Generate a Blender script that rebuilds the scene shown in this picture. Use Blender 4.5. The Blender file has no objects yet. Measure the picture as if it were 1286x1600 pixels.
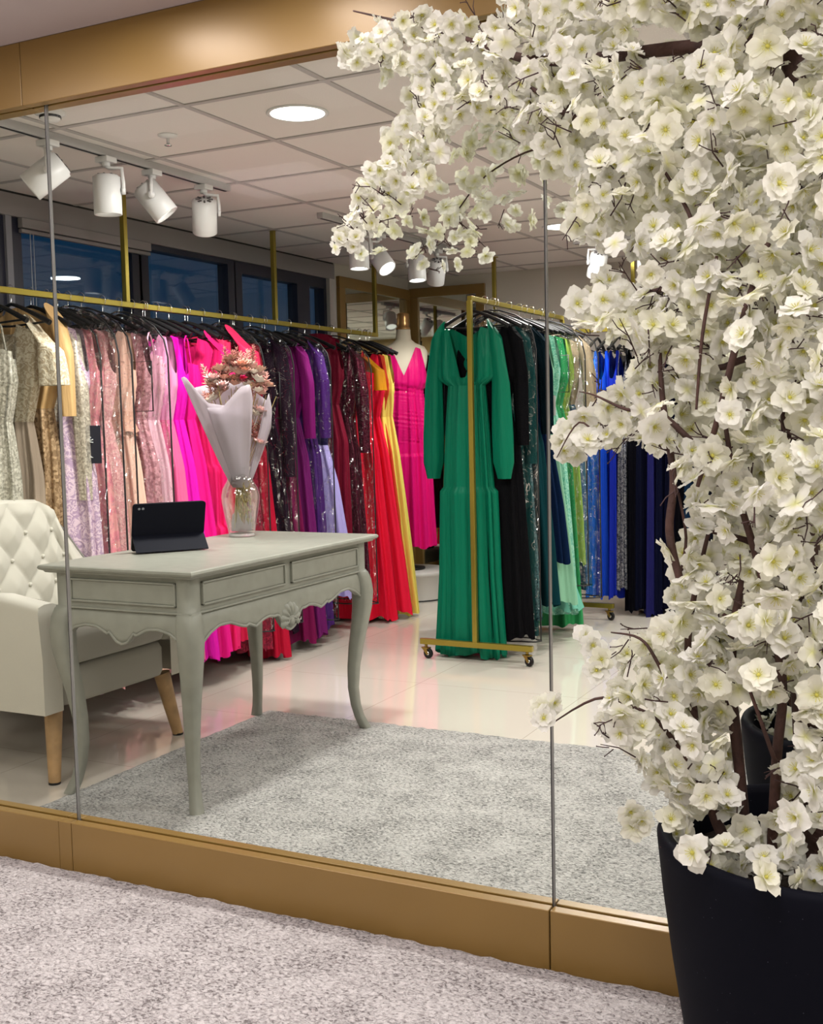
import bpy, math, random
from mathutils import Vector, Matrix
import numpy as np
SC = bpy.context.scene
COL = SC.collection
PI = math.pi
sin, cos = math.sin, math.cos

# ---------------------------------------------------------------- camera
F_PX, YAW, PITCH, ROLL, EYE = 1776.14, 4.67691496e-01, -7.93790544e-02, -2.21246123e-02, 1.25
_f = Vector((-sin(YAW)*cos(PITCH), cos(YAW)*cos(PITCH), sin(PITCH)))
_r0 = Vector((cos(YAW), sin(YAW), 0)); _u0 = _r0.cross(_f)
CR = cos(ROLL)*_r0 + sin(ROLL)*_u0
CU = -sin(ROLL)*_r0 + cos(ROLL)*_u0
CP = Vector((0, 0, EYE))
cd = bpy.data.cameras.new('camera'); cam = bpy.data.objects.new('camera', cd); COL.objects.link(cam)
m = Matrix((CR, CU, -_f)).transposed().to_4x4(); m.translation = CP
cam.matrix_world = m
cd.sensor_fit = 'HORIZONTAL'; cd.sensor_width = 36.0; cd.lens = F_PX/1286*36
cd.clip_start = .05; cd.clip_end = 200
SC.camera = cam
def ray(x, y): return _f + CR*((x-643)/F_PX) - CU*((y-800)/F_PX)
def at_z(x, y, z): d = ray(x, y); return CP + d*((z-EYE)/d.z)
def at_y(x, y, Y): d = ray(x, y); return CP + d*(Y/d.y)
def at_x(x, y, X): d = ray(x, y); return CP + d*(X/d.x)

# ---------------------------------------------------------------- world, light, exposure
w = bpy.data.worlds.new('world'); SC.world = w; w.use_nodes = True
wn = w.node_tree.nodes; bg = wn['Background']
bg.inputs[0].default_value = (.010, .050, .10, 1); bg.inputs[1].default_value = .62
vs = SC.view_settings
vs.view_transform = 'Standard'; vs.look = 'None'; vs.gamma = 1; vs.use_curve_mapping = False
vs.exposure = 0.0
cy = SC.cycles
cy.max_bounces = 8; cy.diffuse_bounces = 3; cy.glossy_bounces = 4; cy.transmission_bounces = 4
cy.transparent_max_bounces = 24; cy.caustics_reflective = False; cy.caustics_refractive = False
cy.sample_clamp_indirect = 4.0; cy.use_denoising = True
P_IN, P_OUT, P_SPOT = 20.0, 20.0, 34.0
CEIL, CEIL_OUT = 2.33, 2.292
GY = 2.387                      # plane of the glass
XW, YB, XR = -3.95, 7.85, 1.7   # window wall, back wall, right wall

# ---------------------------------------------------------------- materials
MATS = {}
def newmat(name):
    mt = bpy.data.materials.new(name); mt.use_nodes = True
    nt = mt.node_tree; b = nt.nodes['Principled BSDF']
    return mt, nt, b
def setp(b, **k):
    names = dict(color='Base Color', rough='Roughness', metal='Metallic', spec='Specular IOR Level', sheen='Sheen Weight',
                 coat='Coat Weight', coat_r='Coat Roughness', emit='Emission Color', estr='Emission Strength', trans='Transmission Weight', alpha='Alpha', ior='IOR', aniso='Anisotropic')
    for kk, v in k.items():
        if kk in ('color', 'emit') and len(v) == 3: v = (*v, 1)
        b.inputs[names[kk]].default_value = v
def N(nt, typ, **k):
    n = nt.nodes.new(typ)
    for kk, v in k.items(): setattr(n, kk, v)
    return n
def plain(name, color, rough=.5, bump=0, bscale=60, var=0, vscale=8, **k):
    if name in MATS: return MATS[name]
    mt, nt, b = newmat(name); setp(b, color=color, rough=rough, **k)
    tc = N(nt, 'ShaderNodeTexCoord')
    if bump:
        nz = N(nt, 'ShaderNodeTexNoise'); nz.inputs['Scale'].default_value = bscale; nz.inputs['Detail'].default_value = 4
        nt.links.new(tc.outputs['Object'], nz.inputs['Vector'])
        bp = N(nt, 'ShaderNodeBump'); bp.inputs['Strength'].default_value = bump; bp.inputs['Distance'].default_value = .01
        nt.links.new(nz.outputs['Fac'], bp.inputs['Height']); nt.links.new(bp.outputs['Normal'], b.inputs['Normal'])
    if var:
        nz = N(nt, 'ShaderNodeTexNoise'); nz.inputs['Scale'].default_value = vscale; nz.inputs['Detail'].default_value = 3
        nt.links.new(tc.outputs['Object'], nz.inputs['Vector'])
        rp = N(nt, 'ShaderNodeValToRGB')
        rp.color_ramp.elements[0].position = .3; rp.color_ramp.elements[1].position = .7
        rp.color_ramp.elements[0].color = (*[c*(1-var) for c in color], 1)
        rp.color_ramp.elements[1].color = (*[min(1, c*(1+var)) for c in color], 1)
        nt.links.new(nz.outputs['Fac'], rp.inputs[0]); nt.links.new(rp.outputs[0], b.inputs['Base Color'])
    MATS[name] = mt; return mt
def emit(name, color, s):
    if name in MATS: return MATS[name]
    mt, nt, b = newmat(name); setp(b, color=(0.8, .8, .8), emit=color, estr=s, rough=.6); MATS[name] = mt; return mt
def thin_glass(name, tint, fac_min, fac_max, rough=0.0, wrinkle=0, wscale=14, film=None, film_fac=0):
    """clear sheet: what lies behind shows through, its surface mirrors a little more at a slant"""
    mt = bpy.data.materials.new(name); mt.use_nodes = True; nt = mt.node_tree; nt.nodes.clear()
    out = N(nt, 'ShaderNodeOutputMaterial'); tr = N(nt, 'ShaderNodeBsdfTransparent'); tr.inputs[0].default_value = (*tint, 1)
    gl = N(nt, 'ShaderNodeBsdfGlossy'); gl.inputs['Roughness'].default_value = rough; gl.inputs[0].default_value = (1, 1, 1, 1)
    lw = N(nt, 'ShaderNodeLayerWeight'); lw.inputs[0].default_value = .35
    mr = N(nt, 'ShaderNodeMapRange'); mr.inputs[3].default_value = fac_min; mr.inputs[4].default_value = fac_max
    mx = N(nt, 'ShaderNodeMixShader')
    nt.links.new(lw.outputs['Facing'], mr.inputs[0]); nt.links.new(mr.outputs[0], mx.inputs[0])
    if wrinkle:
        # creases in the sheet, which mirror more strongly
        t0_ = N(nt, 'ShaderNodeTexCoord'); c_ = N(nt, 'ShaderNodeTexNoise'); c_.inputs['Scale'].default_value = 8; c_.inputs['Detail'].default_value = 4; c_.inputs['Distortion'].default_value = 2.5
        cr_ = N(nt, 'ShaderNodeValToRGB'); e_ = cr_.color_ramp.elements; e_[0].position = .486; e_[0].color = (0, 0, 0, 1); e_[1].position = .514; e_[1].color = (0, 0, 0, 1)
        k_ = e_.new(.5); k_.color = (.55, .55, .55, 1)
        a_ = N(nt, 'ShaderNodeMath', operation='ADD'); a_.use_clamp = True
        nt.links.new(t0_.outputs['Object'], c_.inputs['Vector']); nt.links.new(c_.outputs['Fac'], cr_.inputs[0])
        nt.links.new(cr_.outputs[0], a_.inputs[0]); nt.links.new(mr.outputs[0], a_.inputs[1]); nt.links.new(a_.outputs[0], mx.inputs[0])
        tc = N(nt, 'ShaderNodeTexCoord'); nz = N(nt, 'ShaderNodeTexVoronoi'); nz.inputs['Scale'].default_value = wscale
        nz.inputs['Randomness'].default_value = 1
        mp = N(nt, 'ShaderNodeMapping'); mp.inputs['Scale'].default_value = (1, 1, .45)
        bp = N(nt, 'ShaderNodeBump'); bp.inputs['Strength'].default_value = wrinkle; bp.inputs['Distance'].default_value = .07
        nt.links.new(tc.outputs['Object'], mp.inputs[0]); nt.links.new(mp.outputs[0], nz.inputs['Vector'])
        nt.links.new(nz.outputs['Distance'], bp.inputs['Height']); nt.links.new(bp.outputs['Normal'], gl.inputs['Normal'])
    base = tr
    if film:
        df = N(nt, 'ShaderNodeBsdfTranslucent'); df.inputs[0].default_value = (*film, 1)
        d2 = N(nt, 'ShaderNodeBsdfDiffuse'); d2.inputs[0].default_value = (*film, 1)
        m2 = N(nt, 'ShaderNodeMixShader'); m2.inputs[0].default_value = .5
        nt.links.new(df.outputs[0], m2.inputs[1]); nt.links.new(d2.outputs[0], m2.inputs[2])
        m3 = N(nt, 'ShaderNodeMixShader'); m3.inputs[0].default_value = film_fac
        nt.links.new(tr.outputs[0], m3.inputs[1]); nt.links.new(m2.outputs[0], m3.inputs[2]); base = m3
    nt.links.new(base.outputs[0], mx.inputs[1]); nt.links.new(gl.outputs[0], mx.inputs[2]); nt.links.new(mx.outputs[0], out.inputs[0])
    MATS[name] = mt; return mt
def carpet_mat(name, dark, mid, light, scale=120):
    mt, nt, b = newmat(name); setp(b, rough=.95, spec=.1, sheen=.3)
    tc = N(nt, 'ShaderNodeTexCoord')
    mp = N(nt, 'ShaderNodeMapping'); mp.inputs['Scale'].default_value = (1, 1.35, 1); mp.inputs['Rotation'].default_value = (0, 0, .5)
    nt.links.new(tc.outputs['Object'], mp.inputs[0])
    n1 = N(nt, 'ShaderNodeTexNoise'); n1.inputs['Scale'].default_value = scale; n1.inputs['Detail'].default_value = 3; n1.inputs['Distortion'].default_value = .8
    nt.links.new(mp.outputs[0], n1.inputs['Vector'])
    n2 = N(nt, 'ShaderNodeTexNoise'); n2.inputs['Scale'].default_value = 7; n2.inputs['Detail'].default_value = 4
    nt.links.new(tc.outputs['Object'], n2.inputs['Vector'])
    ad = N(nt, 'ShaderNodeMath', operation='MULTIPLY_ADD'); ad.inputs[1].default_value = .35; 
    nt.links.new(n2.outputs['Fac'], ad.inputs[0]); nt.links.new(n1.outputs['Fac'], ad.inputs[2])
    rp = N(nt, 'ShaderNodeValToRGB'); e = rp.color_ramp.elements
    e[0].position = .50; e[0].color = (*dark, 1); e[1].position = .80; e[1].color = (*light, 1)
    k = e.new(.62); k.color = (*mid, 1)
    nt.links.new(ad.outputs[0], rp.inputs[0]); nt.links.new(rp.outputs[0], b.inputs['Base Color'])
    bp = N(nt, 'ShaderNodeBump'); bp.inputs['Strength'].default_value = .9; bp.inputs['Distance'].default_value = .012
    nt.links.new(n1.outputs['Fac'], bp.inputs['Height']); nt.links.new(bp.outputs['Normal'], b.inputs['Normal'])
    MATS[name] = mt; return mt
def fabric(name, color, kind='chiffon', color2=None):
    if name in MATS: return MATS[name]
    mt, nt, b = newmat(name)
    R_ = dict(chiffon=.7, satin=.38, sequin=.32, lace=.7, print=.65, velvet=.85, glitter=.5)[kind]
    setp(b, color=color, rough=R_ if max(color) > .08 else min(.9, R_+.25), spec=.10 if max(color) > .08 else .03, sheen=0.0)
    tc = N(nt, 'ShaderNodeTexCoord')
    if kind == 'sequin' or kind == 'glitter':
        v = N(nt, 'ShaderNodeTexVoronoi'); v.inputs['Scale'].default_value = 130 if kind == 'sequin' else 90
        nt.links.new(tc.outputs['Object'], v.inputs['Vector'])
        mx = N(nt, 'ShaderNodeMixRGB'); mx.inputs[1].default_value = (*[c*.6 for c in color], 1); mx.inputs[2].default_value = (*(color2 or [min(1, c*1.3+.05) for c in color]), 1)
        sp = N(nt, 'ShaderNodeSeparateColor'); nt.links.new(v.outputs['Color'], sp.inputs[0])
        nt.links.new(sp.outputs[0], mx.inputs[0]); nt.links.new(mx.outputs[0], b.inputs['Base Color'])
        nm = N(nt, 'ShaderNodeBump'); nm.inputs['Strength'].default_value = .8; nm.inputs['Distance'].default_value = .006
        nt.links.new(sp.outputs[1], nm.inputs['Height']); nt.links.new(nm.outputs['Normal'], b.inputs['Normal'])
        b.inputs['Metallic'].default_value = .55 if kind == 'sequin' else .3
    elif kind in ('lace', 'print'):
        n1 = N(nt, 'ShaderNodeTexNoise'); n1.inputs['Scale'].default_value = 38 if kind == 'lace' else 14
        n1.inputs['Detail'].default_value = 3; n1.inputs['Distortion'].default_value = 2.2
        nt.links.new(tc.outputs['Object'], n1.inputs['Vector'])
        rp = N(nt, 'ShaderNodeValToRGB'); e = rp.color_ramp.elements
        e[0].position = .46; e[0].color = (*color, 1); e[1].position = .54; e[1].color = (*(color2 or color), 1)
        nt.links.new(n1.outputs['Fac'], rp.inputs[0]); nt.links.new(rp.outputs[0], b.inputs['Base Color'])
        bp = N(nt, 'ShaderNodeBump'); bp.inputs['Strength'].default_value = .6; bp.inputs['Distance'].default_value = .006
        nt.links.new(n1.outputs['Fac'], bp.inputs['Height']); nt.links.new(bp.outputs['Normal'], b.inputs['Normal'])
    else:
        n1 = N(nt, 'ShaderNodeTexNoise'); n1.inputs['Scale'].default_value = 22; n1.inputs['Detail'].default_value = 3
        mp = N(nt, 'ShaderNodeMapping'); mp.inputs['Scale'].default_value = (3, 3, .35)
        nt.links.new(tc.outputs['Object'], mp.inputs[0]); nt.links.new(mp.outputs[0], n1.inputs['Vector'])
        bp = N(nt, 'ShaderNodeBump'); bp.inputs['Strength'].default_value = .35; bp.inputs['Distance'].default_value = .012
        nt.links.new(n1.outputs['Fac'], bp.inputs['Height']); nt.links.new(bp.outputs['Normal'], b.inputs['Normal'])
    MATS[name] = mt; return mt

GOLD = plain('brushed gold panel', (.265, .155, .036), .38, metal=.2, var=.05, vscale=3, spec=.5, coat=.45, coat_r=.3)
GOLD_RAIL = plain('gold rail metal', (.34, .27, .045), .28, metal=.75)
CHROME = plain('chrome wire', (.75, .75, .75), .15, metal=1)
BLACKP = plain('black plastic', (.008, .008, .009), .4, spec=.25)
WHITE_PAINT = plain('white lamp paint', (.80, .80, .80), .4)
WALLP = plain('warm white wall paint', (.66, .62, .55), .8, bump=.05, bscale=90)
MAUVE = plain('smooth outer ceiling paint', (.50, .42, .43), .8)
TILE_C = plain('ceiling tile board', (.78, .73, .70), .9, bump=.12, bscale=160)
TBAR = plain('grey ceiling grid bar', (.47, .44, .43), .6)
FRAME_DARK = plain('dark navy window frame', (.010, .012, .030), .4)
BULK = plain('grey bulkhead paint', (.27, .25, .25), .7)
BLACKRIM = plain('black piping', (.008, .008, .010), .5)
GLASS = thin_glass('clear partition glass', (.965, .975, .955), .0006, .008)
WGLASS = thin_glass('dusk window glass', (.75, .85, .95), .015, .20)
MIRROR = plain('mirror silvering', (.78, .82, .78), .02, metal=1)
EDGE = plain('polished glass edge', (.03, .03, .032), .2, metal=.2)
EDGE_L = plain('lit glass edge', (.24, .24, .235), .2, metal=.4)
FILM = thin_glass('clear plastic garment film', (.985, .985, .985), .008, .20, rough=.12, wrinkle=1.0, wscale=24, film=(.8, .8, .82), film_fac=.008)

# ---------------------------------------------------------------- mesh helpers
class MB:
    def __init__(s): s.v = []; s.f = []; s.mi = []; s.sm = []
    def add(s, vs_, fs, mi=0, smooth=False):
        o = len(s.v); s.v += [tuple(v) for v in vs_]
        for f in fs: s.f.append(tuple(i+o for i in f)); s.mi.append(mi); s.sm.append(smooth)
        return s
    def box(s, x0, x1, y0, y1, z0, z1, mi=0):
        vs_ = [(x, y, z) for z in (z0, z1) for y in (y0, y1) for x in (x0, x1)]
        return s.add(vs_, [(0, 2, 3, 1), (4, 5, 7, 6), (0, 1, 5, 4), (2, 6, 7, 3), (0, 4, 6, 2), (1, 3, 7, 5)], mi)
    def tube(s, pts, r, n=8, mi=0, cap=True, smooth=True, closed=False):
        pts = [Vector(p) for p in pts]; k = len(pts)
        rr = r if isinstance(r, (list, tuple)) else [r]*k
        vs_ = []; up = None
        for i, p in enumerate(pts):
            if closed: t = pts[(i+1) % k]-pts[i-1]
            else: t = pts[min(i+1, k-1)]-pts[max(i-1, 0)]
            if t.length < 1e-9: t = Vector((0, 0, 1))
            t.normalize()
            if up is None:
                up = Vector((0, 0, 1)) if abs(t.z) < .9 else Vector((1, 0, 0))
            a = up - t*up.dot(t)
            if a.length < 1e-6: a = t.orthogonal()
            a.normalize(); b = t.cross(a); up = a
            for j in range(n):
                an = 2*PI*j/n; vs_.append(p + (a*cos(an)+b*sin(an))*rr[i])
        fs = []
        for i in range(k if closed else k-1):
            i2 = (i+1) % k
            for j in range(n):
                fs.append((i*n+j, i*n+(j+1) % n, i2*n+(j+1) % n, i2*n+j))
        s.add(vs_, fs, mi, smooth)
        if cap and not closed:
            s.add(vs_[:n], [tuple(range(n))[::-1]], mi); s.add(vs_[-n:], [tuple(range(n))], mi)
        return s
    def lathe(s, prof, c=(0, 0, 0), n=32, mi=0, M=None, smooth=True):
        vs_ = []
        for (r, z) in prof:
            for j in range(n):
                an = 2*PI*j/n; v = Vector((r*cos(an), r*sin(an), z))
                if M is not None: v = M @ v
                vs_.append(v+Vector(c))
        fs = []
        for i in range(len(prof)-1):
            for j in range(n): fs.append((i*n+j, i*n+(j+1) % n, (i+1)*n+(j+1) % n, (i+1)*n+j))
        return s.add(vs_, fs, mi, smooth)
    def grid(s, rows, mi=0, smooth=True, wrap=False):
        h = len(rows); wd = len(rows[0]); vs_ = [p for r in rows for p in r]; fs = []
        for i in range(h-1):
            for j in range(wd if wrap else wd-1):
                j2 = (j+1) % wd; fs.append((i*wd+j, i*wd+j2, (i+1)*wd+j2, (i+1)*wd+j))
        return s.add(vs_, fs, mi, smooth)
    def prism(s, poly, axis, a, b, mi=0):
        """extrude a 2-D outline along an axis ('x','y','z')"""
        def P(u, v, t): return {'x': (t, u, v), 'y': (u, t, v), 'z': (u, v, t)}[axis]
        n = len(poly); vs_ = [P(u, v, a) for u, v in poly]+[P(u, v, b) for u, v in poly]
        fs = [tuple(range(n))[::-1], tuple(range(n, 2*n))]+[(i, (i+1) % n, n+(i+1) % n, n+i) for i in range(n)]
        return s.add(vs_, fs, mi)
    def mesh(s, name, mats):
        me = bpy.data.meshes.new(name); me.from_pydata(s.v, [], s.f)
        for mt in (mats if isinstance(mats, (list, tuple)) else [mats]): me.materials.append(mt)
        me.polygons.foreach_set('material_index', s.mi); me.polygons.foreach_set('use_smooth', s.sm)
        me.update(); return me
    def build(s, name, mats, parent=None, loc=None, rot=None, bevel=0, seg=2, recalc=False):
        me = s.mesh(name, mats)
        if recalc:
            import bmesh
            b = bmesh.new(); b.from_mesh(me); bmesh.ops.recalc_face_normals(b, faces=b.faces); b.to_mesh(me); b.free()
        o = bpy.data.objects.new(name, me); COL.objects.link(o)
        if parent is not None: o.parent = parent
        if loc is not None: o.location = loc
        if rot is not None: o.rotation_euler = rot
        if bevel:
            md = o.modifiers.new('bevel', 'BEVEL'); md.width = bevel; md.segments = seg; md.limit_method = 'ANGLE'; md.angle_limit = .6
        return o
def tag(o, label=None, cat=None, group=None, kind=None):
    if label: o['label'] = label
    if cat: o['category'] = cat
    if group: o['group'] = group
    if kind: o['kind'] = kind
    return o
def thing(name, label, cat, loc=(0, 0, 0), rz=0, group=None):
    o = bpy.data.objects.new(name, None); o.empty_display_size = .1; COL.objects.link(o)
    o.location = loc; o.rotation_euler = (0, 0, rz); return tag(o, label, cat, group)
def struct(name, mb, mat, parent=None, **k):
    o = mb.build(name, mat, parent, **k)
    if parent is None: o['kind'] = 'structure'
    return o
def copy_tree(o, parent=None):
    c = o.copy(); COL.objects.link(c)
    if parent is not None: c.parent = parent; c.matrix_parent_inverse = o.matrix_parent_inverse.copy()
    for ch in o.children: copy_tree(ch, c)
    return c
def light(name, typ, power, loc, aim=(0, 0, -1), parent=None, color=(1, .97, .93), **k):
    ld = bpy.data.lights.new(name, typ); ld.energy = power; ld.color = color
    for kk, v in k.items(): setattr(ld, kk, v)
    o = bpy.data.objects.new(name, ld); COL.objects.link(o); o.location = loc
    o.rotation_euler = Vector(aim).to_track_quat('-Z', 'Y').to_euler()
    if parent is not None: o.parent = parent
    return o
def look_matrix(d):
    return Vector(d).normalized().to_track_quat('Z', 'Y').to_matrix()
def lerp(a, b, t): return a+(b-a)*t
def interp(x, tab):
    if x <= tab[0][0]: return tab[0][1]
    for (a, b), (c, d) in zip(tab, tab[1:]):
        if x <= c: return lerp(b, d, (x-a)/(c-a) if c > a else 1)
    return tab[-1][1]
rnd = random.Random(7)

# ================================================================ SETTING
fm, nt, b = newmat('glossy cream floor tile'); setp(b, rough=.07, spec=.6, coat=.3, coat_r=.03)
tc = N(nt, 'ShaderNodeTexCoord'); br = N(nt, 'ShaderNodeTexBrick')
br.offset = 0; br.inputs['Scale'].default_value = 1; br.inputs['Brick Width'].default_value = .8; br.inputs['Row Height'].default_value = .8; br.inputs['Mortar Size'].default_value = .0015
br.inputs['Color1'].default_value = (.72, .66, .58, 1); br.inputs['Color2'].default_value = (.70, .64, .565, 1); br.inputs['Mortar'].default_value = (.45, .40, .34, 1)
nt.links.new(tc.outputs['Object'], br.inputs['Vector']); nt.links.new(br.outputs['Color'], b.inputs['Base Color'])
struct('floor', MB().box(XW-.3, XR+.2, -2.2, YB+.2, -.1, 0), fm)
struct('ceiling', MB().box(XW-.3, XR+.2, 2.42, YB+.2, CEIL, CEIL+.08), TILE_C)
struct('ceiling_front', MB().box(XW-.3, XR+.2, -2.2, 2.352, CEIL_OUT, CEIL_OUT+.12), MAUVE)
g = MB()
P_ = .553
x = -2.43-P_*2
while x < XR:
    if x > XW: g.box(x-.011, x+.011, 2.42, YB, CEIL-.004, CEIL+.004)
    x += P_
y = 3.175-P_
while y < YB:
    if y > 2.43: g.box(XW, XR, y-.011, y+.011, CEIL-.0045, CEIL+.004)
    y += P_
struct('trim_1', g, TBAR)
struct('wall_back', MB().box(XW-.2, XR+.2, YB, YB+.1, 0, CEIL), WALLP)
struct('wall_right', MB().box(XR, XR+.1, -2.2, YB, 0, CEIL), WALLP)
struct('wall_rear', MB().box(XW-.2, XR+.2, -2.2, -2.1, 0, CEIL_OUT), WALLP)
struct('wall_left', MB().box(XW-.1, XW, -2.1, 2.36, 0, CEIL_OUT).box(XW-.1, XW, 6.74, YB, 0, CEIL).box(XW-.1, XW, 2.36, 6.74, 0, .55), WALLP)
# pillar-like bay on the back wall, right of the gold mirror
# bulkhead above the windows with its shadow gap
struct('trim_2', MB().box(XW-.1, XW+.005, 2.42, 6.735, 2.218, CEIL-.012), BULK)
struct('trim_3', MB().box(XW-.1, XW-.005, 2.42, 6.735, CEIL-.012, CEIL), plain('shadow gap black', (.02, .02, .02), .8))
struct('trim_4', MB().box(XW-.02, XW+.012, 6.655, 6.735, .55, 2.218), plain('pale window reveal', (.55, .54, .52), .6))
# windows: dark frames with panes, blinds over some
wins = [(2.42, 3.79, 0), (3.94, 4.70, 1), (4.83, 5.54, 0), (5.68, 6.29, 0), (6.44, 6.62, 0)]
for i, (y0, y1, blind) in enumerate(wins):
    fr = MB()
    ya = y0-.075 if i else y0; yb = y1+.075
    fr.box(XW-.09, XW-.015, ya, y0, .55, 2.218).box(XW-.09, XW-.015, y1, yb, .55, 2.218).box(XW-.09, XW-.015, y0, y1, .55, .63).box(XW-.09, XW-.015, y0, y1, 2.15 if i in (0, 3, 4) else 2.19, 2.218)
    wi = struct('window_%d' % (i+1), fr, FRAME_DARK)
    MB().box(XW-.06, XW-.052, y0, y1, .62, 2.20).build('pane', WGLASS, wi)
    if blind:
        MB().box(XW-.015, XW+.018, y0-.02, y1+.12, 2.172, 2.218).box(XW-.012, XW+.012, y0-.02, y1+.12, 2.150, 2.168).build('blind_box', BULK, wi, bevel=.004)
        c = MB()
        for k in (0, .02): c.tube([(XW+.02, y0+.02+k, 2.15), (XW+.02, y0+.02+k, 1.2)], .0016, 5)
        c.build('blind_cord', plain('pale cord', (.5, .5, .5), .6), wi)
for y0 in (3.865,):
    struct('trim_5', MB().box(XW-.04, XW+.0, y0-.03, y0+.005, .55, 2.218), plain('grey mullion', (.22, .22, .25), .5))
# dark land outside below the dusk sky
land = plain('dark land outside', (.012, .013, .028), .9)
tag(MB().prism([(0, -1), (0, 1.70), (4, 1.9), (9, 2.1), (16, 1.6), (30, 2.4), (30, -1)], 'x', -14, -13).build('hill', land, loc=(0, 2, 0)), kind='structure')

# ---- glass front: gold plinth, gold header, panes
SEAMS = [XW, -2.288, -.862, .564, XR]
hd = [(XW, -2.342), (-2.340, -.914), (-.912, .514), (.516, XR)]
for i, (a, c) in enumerate(hd):
    struct('trim_header_%d' % (i+1), MB().prism([(2.352, 2.125), (2.352, CEIL_OUT), (2.425, CEIL_OUT), (2.425, CEIL+.02), (2.43, CEIL+.02), (2.43, 2.125), (2.393, 2.125), (2.393, 2.14), (2.381, 2.14), (2.381, 2.125)], 'x', a, c), GOLD, bevel=.0015, seg=1)
bd = [(XW, -2.335), (-2.334, -2.288), (-2.286, -.863), (-.860, .564), (.566, XR)]
for i, (a, c) in enumerate(bd):
    struct('trim_plinth_%d' % (i+1), MB().prism([(2.352, 0), (2.352, .142), (2.381, .142), (2.381, .128), (2.393, .128), (2.393, .142), (2.422, .142), (2.422, 0)], 'x', a, c), GOLD, bevel=.0015, seg=1)
for i in range(4):
    a, c = SEAMS[i], SEAMS[i+1]
    pw = MB().box(a+.004, c-.004, GY-.0006, GY+.0006, .13, 2.138).build('window_%d' % (i+6), GLASS); pw['kind'] = 'structure'
    if i: MB().box(a-.0002, a+.0020, GY-.005, GY+.005, .129, 2.1385).build('polished_edge', EDGE_L, pw)
    if i < 3: MB().box(c-.0030, c-.0003, GY-.005, GY+.005, .129, 2.1385).build('polished_edge', EDGE, pw)

# ---- rugs
CARPET_IN = carpet_mat('pale grey shag rug', (.10, .10, .095), (.31, .305, .29), (.53, .52, .50), 95)
CARPET_OUT = carpet_mat('pinkish grey shag rug', (.13, .105, .105), (.40, .36, .36), (.63, .58, .58), 95)
def rug(x0, x1, y0, y1, mat, label):
    nx, ny = int((x1-x0)/.012), int((y1-y0)/.02)
    rows = []
    R = random.Random(3)
    nx = 160; ny = 110
    for j in range(ny+1):
        row = []
        for i in range(nx+1):
            e = i in (0, nx) or j in (0, ny)
            row.append((lerp(x0, x1, i/nx)+(R.uniform(-.004, .004)), lerp(y0, y1, j/ny)+R.uniform(-.004, .004), .001 if e else .012+R.uniform(-.0025, .0025)))
        rows.append(row)
    o = MB().grid(rows).build('shag_rug', mat); return tag(o, label, 'rug')
rug(-2.785, 1.3, 2.424, 4.065, CARPET_IN, 'pale grey shag rug under the carved desk, behind the glass wall')
rug(-2.785, 1.3, .5, 2.351, CARPET_OUT, 'pinkish grey shag rug in front of the gold plinth')

# ---- wall mirrors in the back corner
def frame_mb(u0, u1, v0, v1, wd):
    return [(u0, u1, v1-wd, v1), (u0, u1, v0, v0+wd), (u0, u0+wd, v0+wd, v1-wd), (u1-wd, u1, v0+wd, v1-wd)]
t = thing('wall_mirror', 'tall gold framed mirror on the window side, left of the mannequin', 'mirror', (XW, 7.3, 0))
f_ = MB()
for u0, u1, v0, v1 in frame_mb(6.76-7.3, YB-.02-7.3, .05, 2.245, .075): f_.box(.001, .03, u0, u1, v0, v1)
f_.build('frame', GOLD, t, bevel=.003); MB().box(.004, .012, 6.83-7.3, YB-.09-7.3, .1, 2.19).build('mirror_glass', MIRROR, t)
t = thing('wall_mirror', 'wide gold framed mirror on the back wall behind the mannequin', 'mirror', (-3.6, YB, 0))
f_ = MB()
for u0, u1, v0, v1 in frame_mb(-.33, .29, .05, 2.255, .07): f_.box(u0, u1, -.03, -.001, v0, v1)
f_.build('frame', GOLD, t, bevel=.003); MB().box(-.27, .23, -.012, -.004, .1, 2.2).build('mirror_glass', MIRROR, t)

# ================================================================ LAMPS
def downlight(x, y, z, label, power, r=.095):
    t = thing('ceiling_light', label, 'ceiling light', (x, y, z), group=None)
    MB().lathe([(r, .002), (r+.012, .001), (r+.014, -.003), (r+.004, -.006), (r, -.004)], n=40).build('rim', WHITE_PAINT, t)
    MB().lathe([(0, -.0035), (r*.7, -.0035), (r, -.003)], n=40).build('diffuser', emit('downlight diffuser', (1, 1, 1), 9), t)
    light('lamp_light', 'AREA', power, (0, 0, -.012), parent=t, shape='DISK', size=2*r, color=(1, .965, .945))
    return t
downlight(-2.155, 3.455, CEIL, 'round recessed ceiling light shining above the desk area', P_IN*1.8)
downlight(-2.155, 6.22, CEIL, 'round recessed ceiling light above the rolling rack, far back', P_IN)
NL = [0]
def unseen_lamp(x, y, z, power, size, shape, color):
    # unseen area light, with a thin white rim added as its fixture
    NL[0] += 1; mb = MB(); h = size/2
    if shape == 'DISK': mb.lathe([(h, .0), (h+.014, -.001), (h+.016, -.006), (h+.002, -.010), (h, -.008)], n=36)
    else:
        for u0, u1, v0, v1 in frame_mb(-h-.02, h+.02, -h-.02, h+.02, .018): mb.box(u0, u1, v0, v1, -.014, 0)
    o = struct('trim_unseen_lamp_%d' % NL[0], mb, WHITE_PAINT, loc=(x, y, z))
    light('lamp_light', 'AREA', power, (0, 0, -.008), parent=o, shape=shape, size=size, color=color)
for (x, y) in ((-.5, 3.455), (-.5, 5.2), (1.1, 4.6), (-.5, 6.9)): unseen_lamp(x, y, CEIL, P_IN, .2, 'DISK', (1, .965, .945))
for (x, y) in ((-.3, .7), (-2.7, .6), (1.0, 1.3), (-1.6, -.8), (.7, -1.0)): unseen_lamp(x, y, CEIL_OUT, P_OUT, .58, 'SQUARE', (1, .95, .94))
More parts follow.
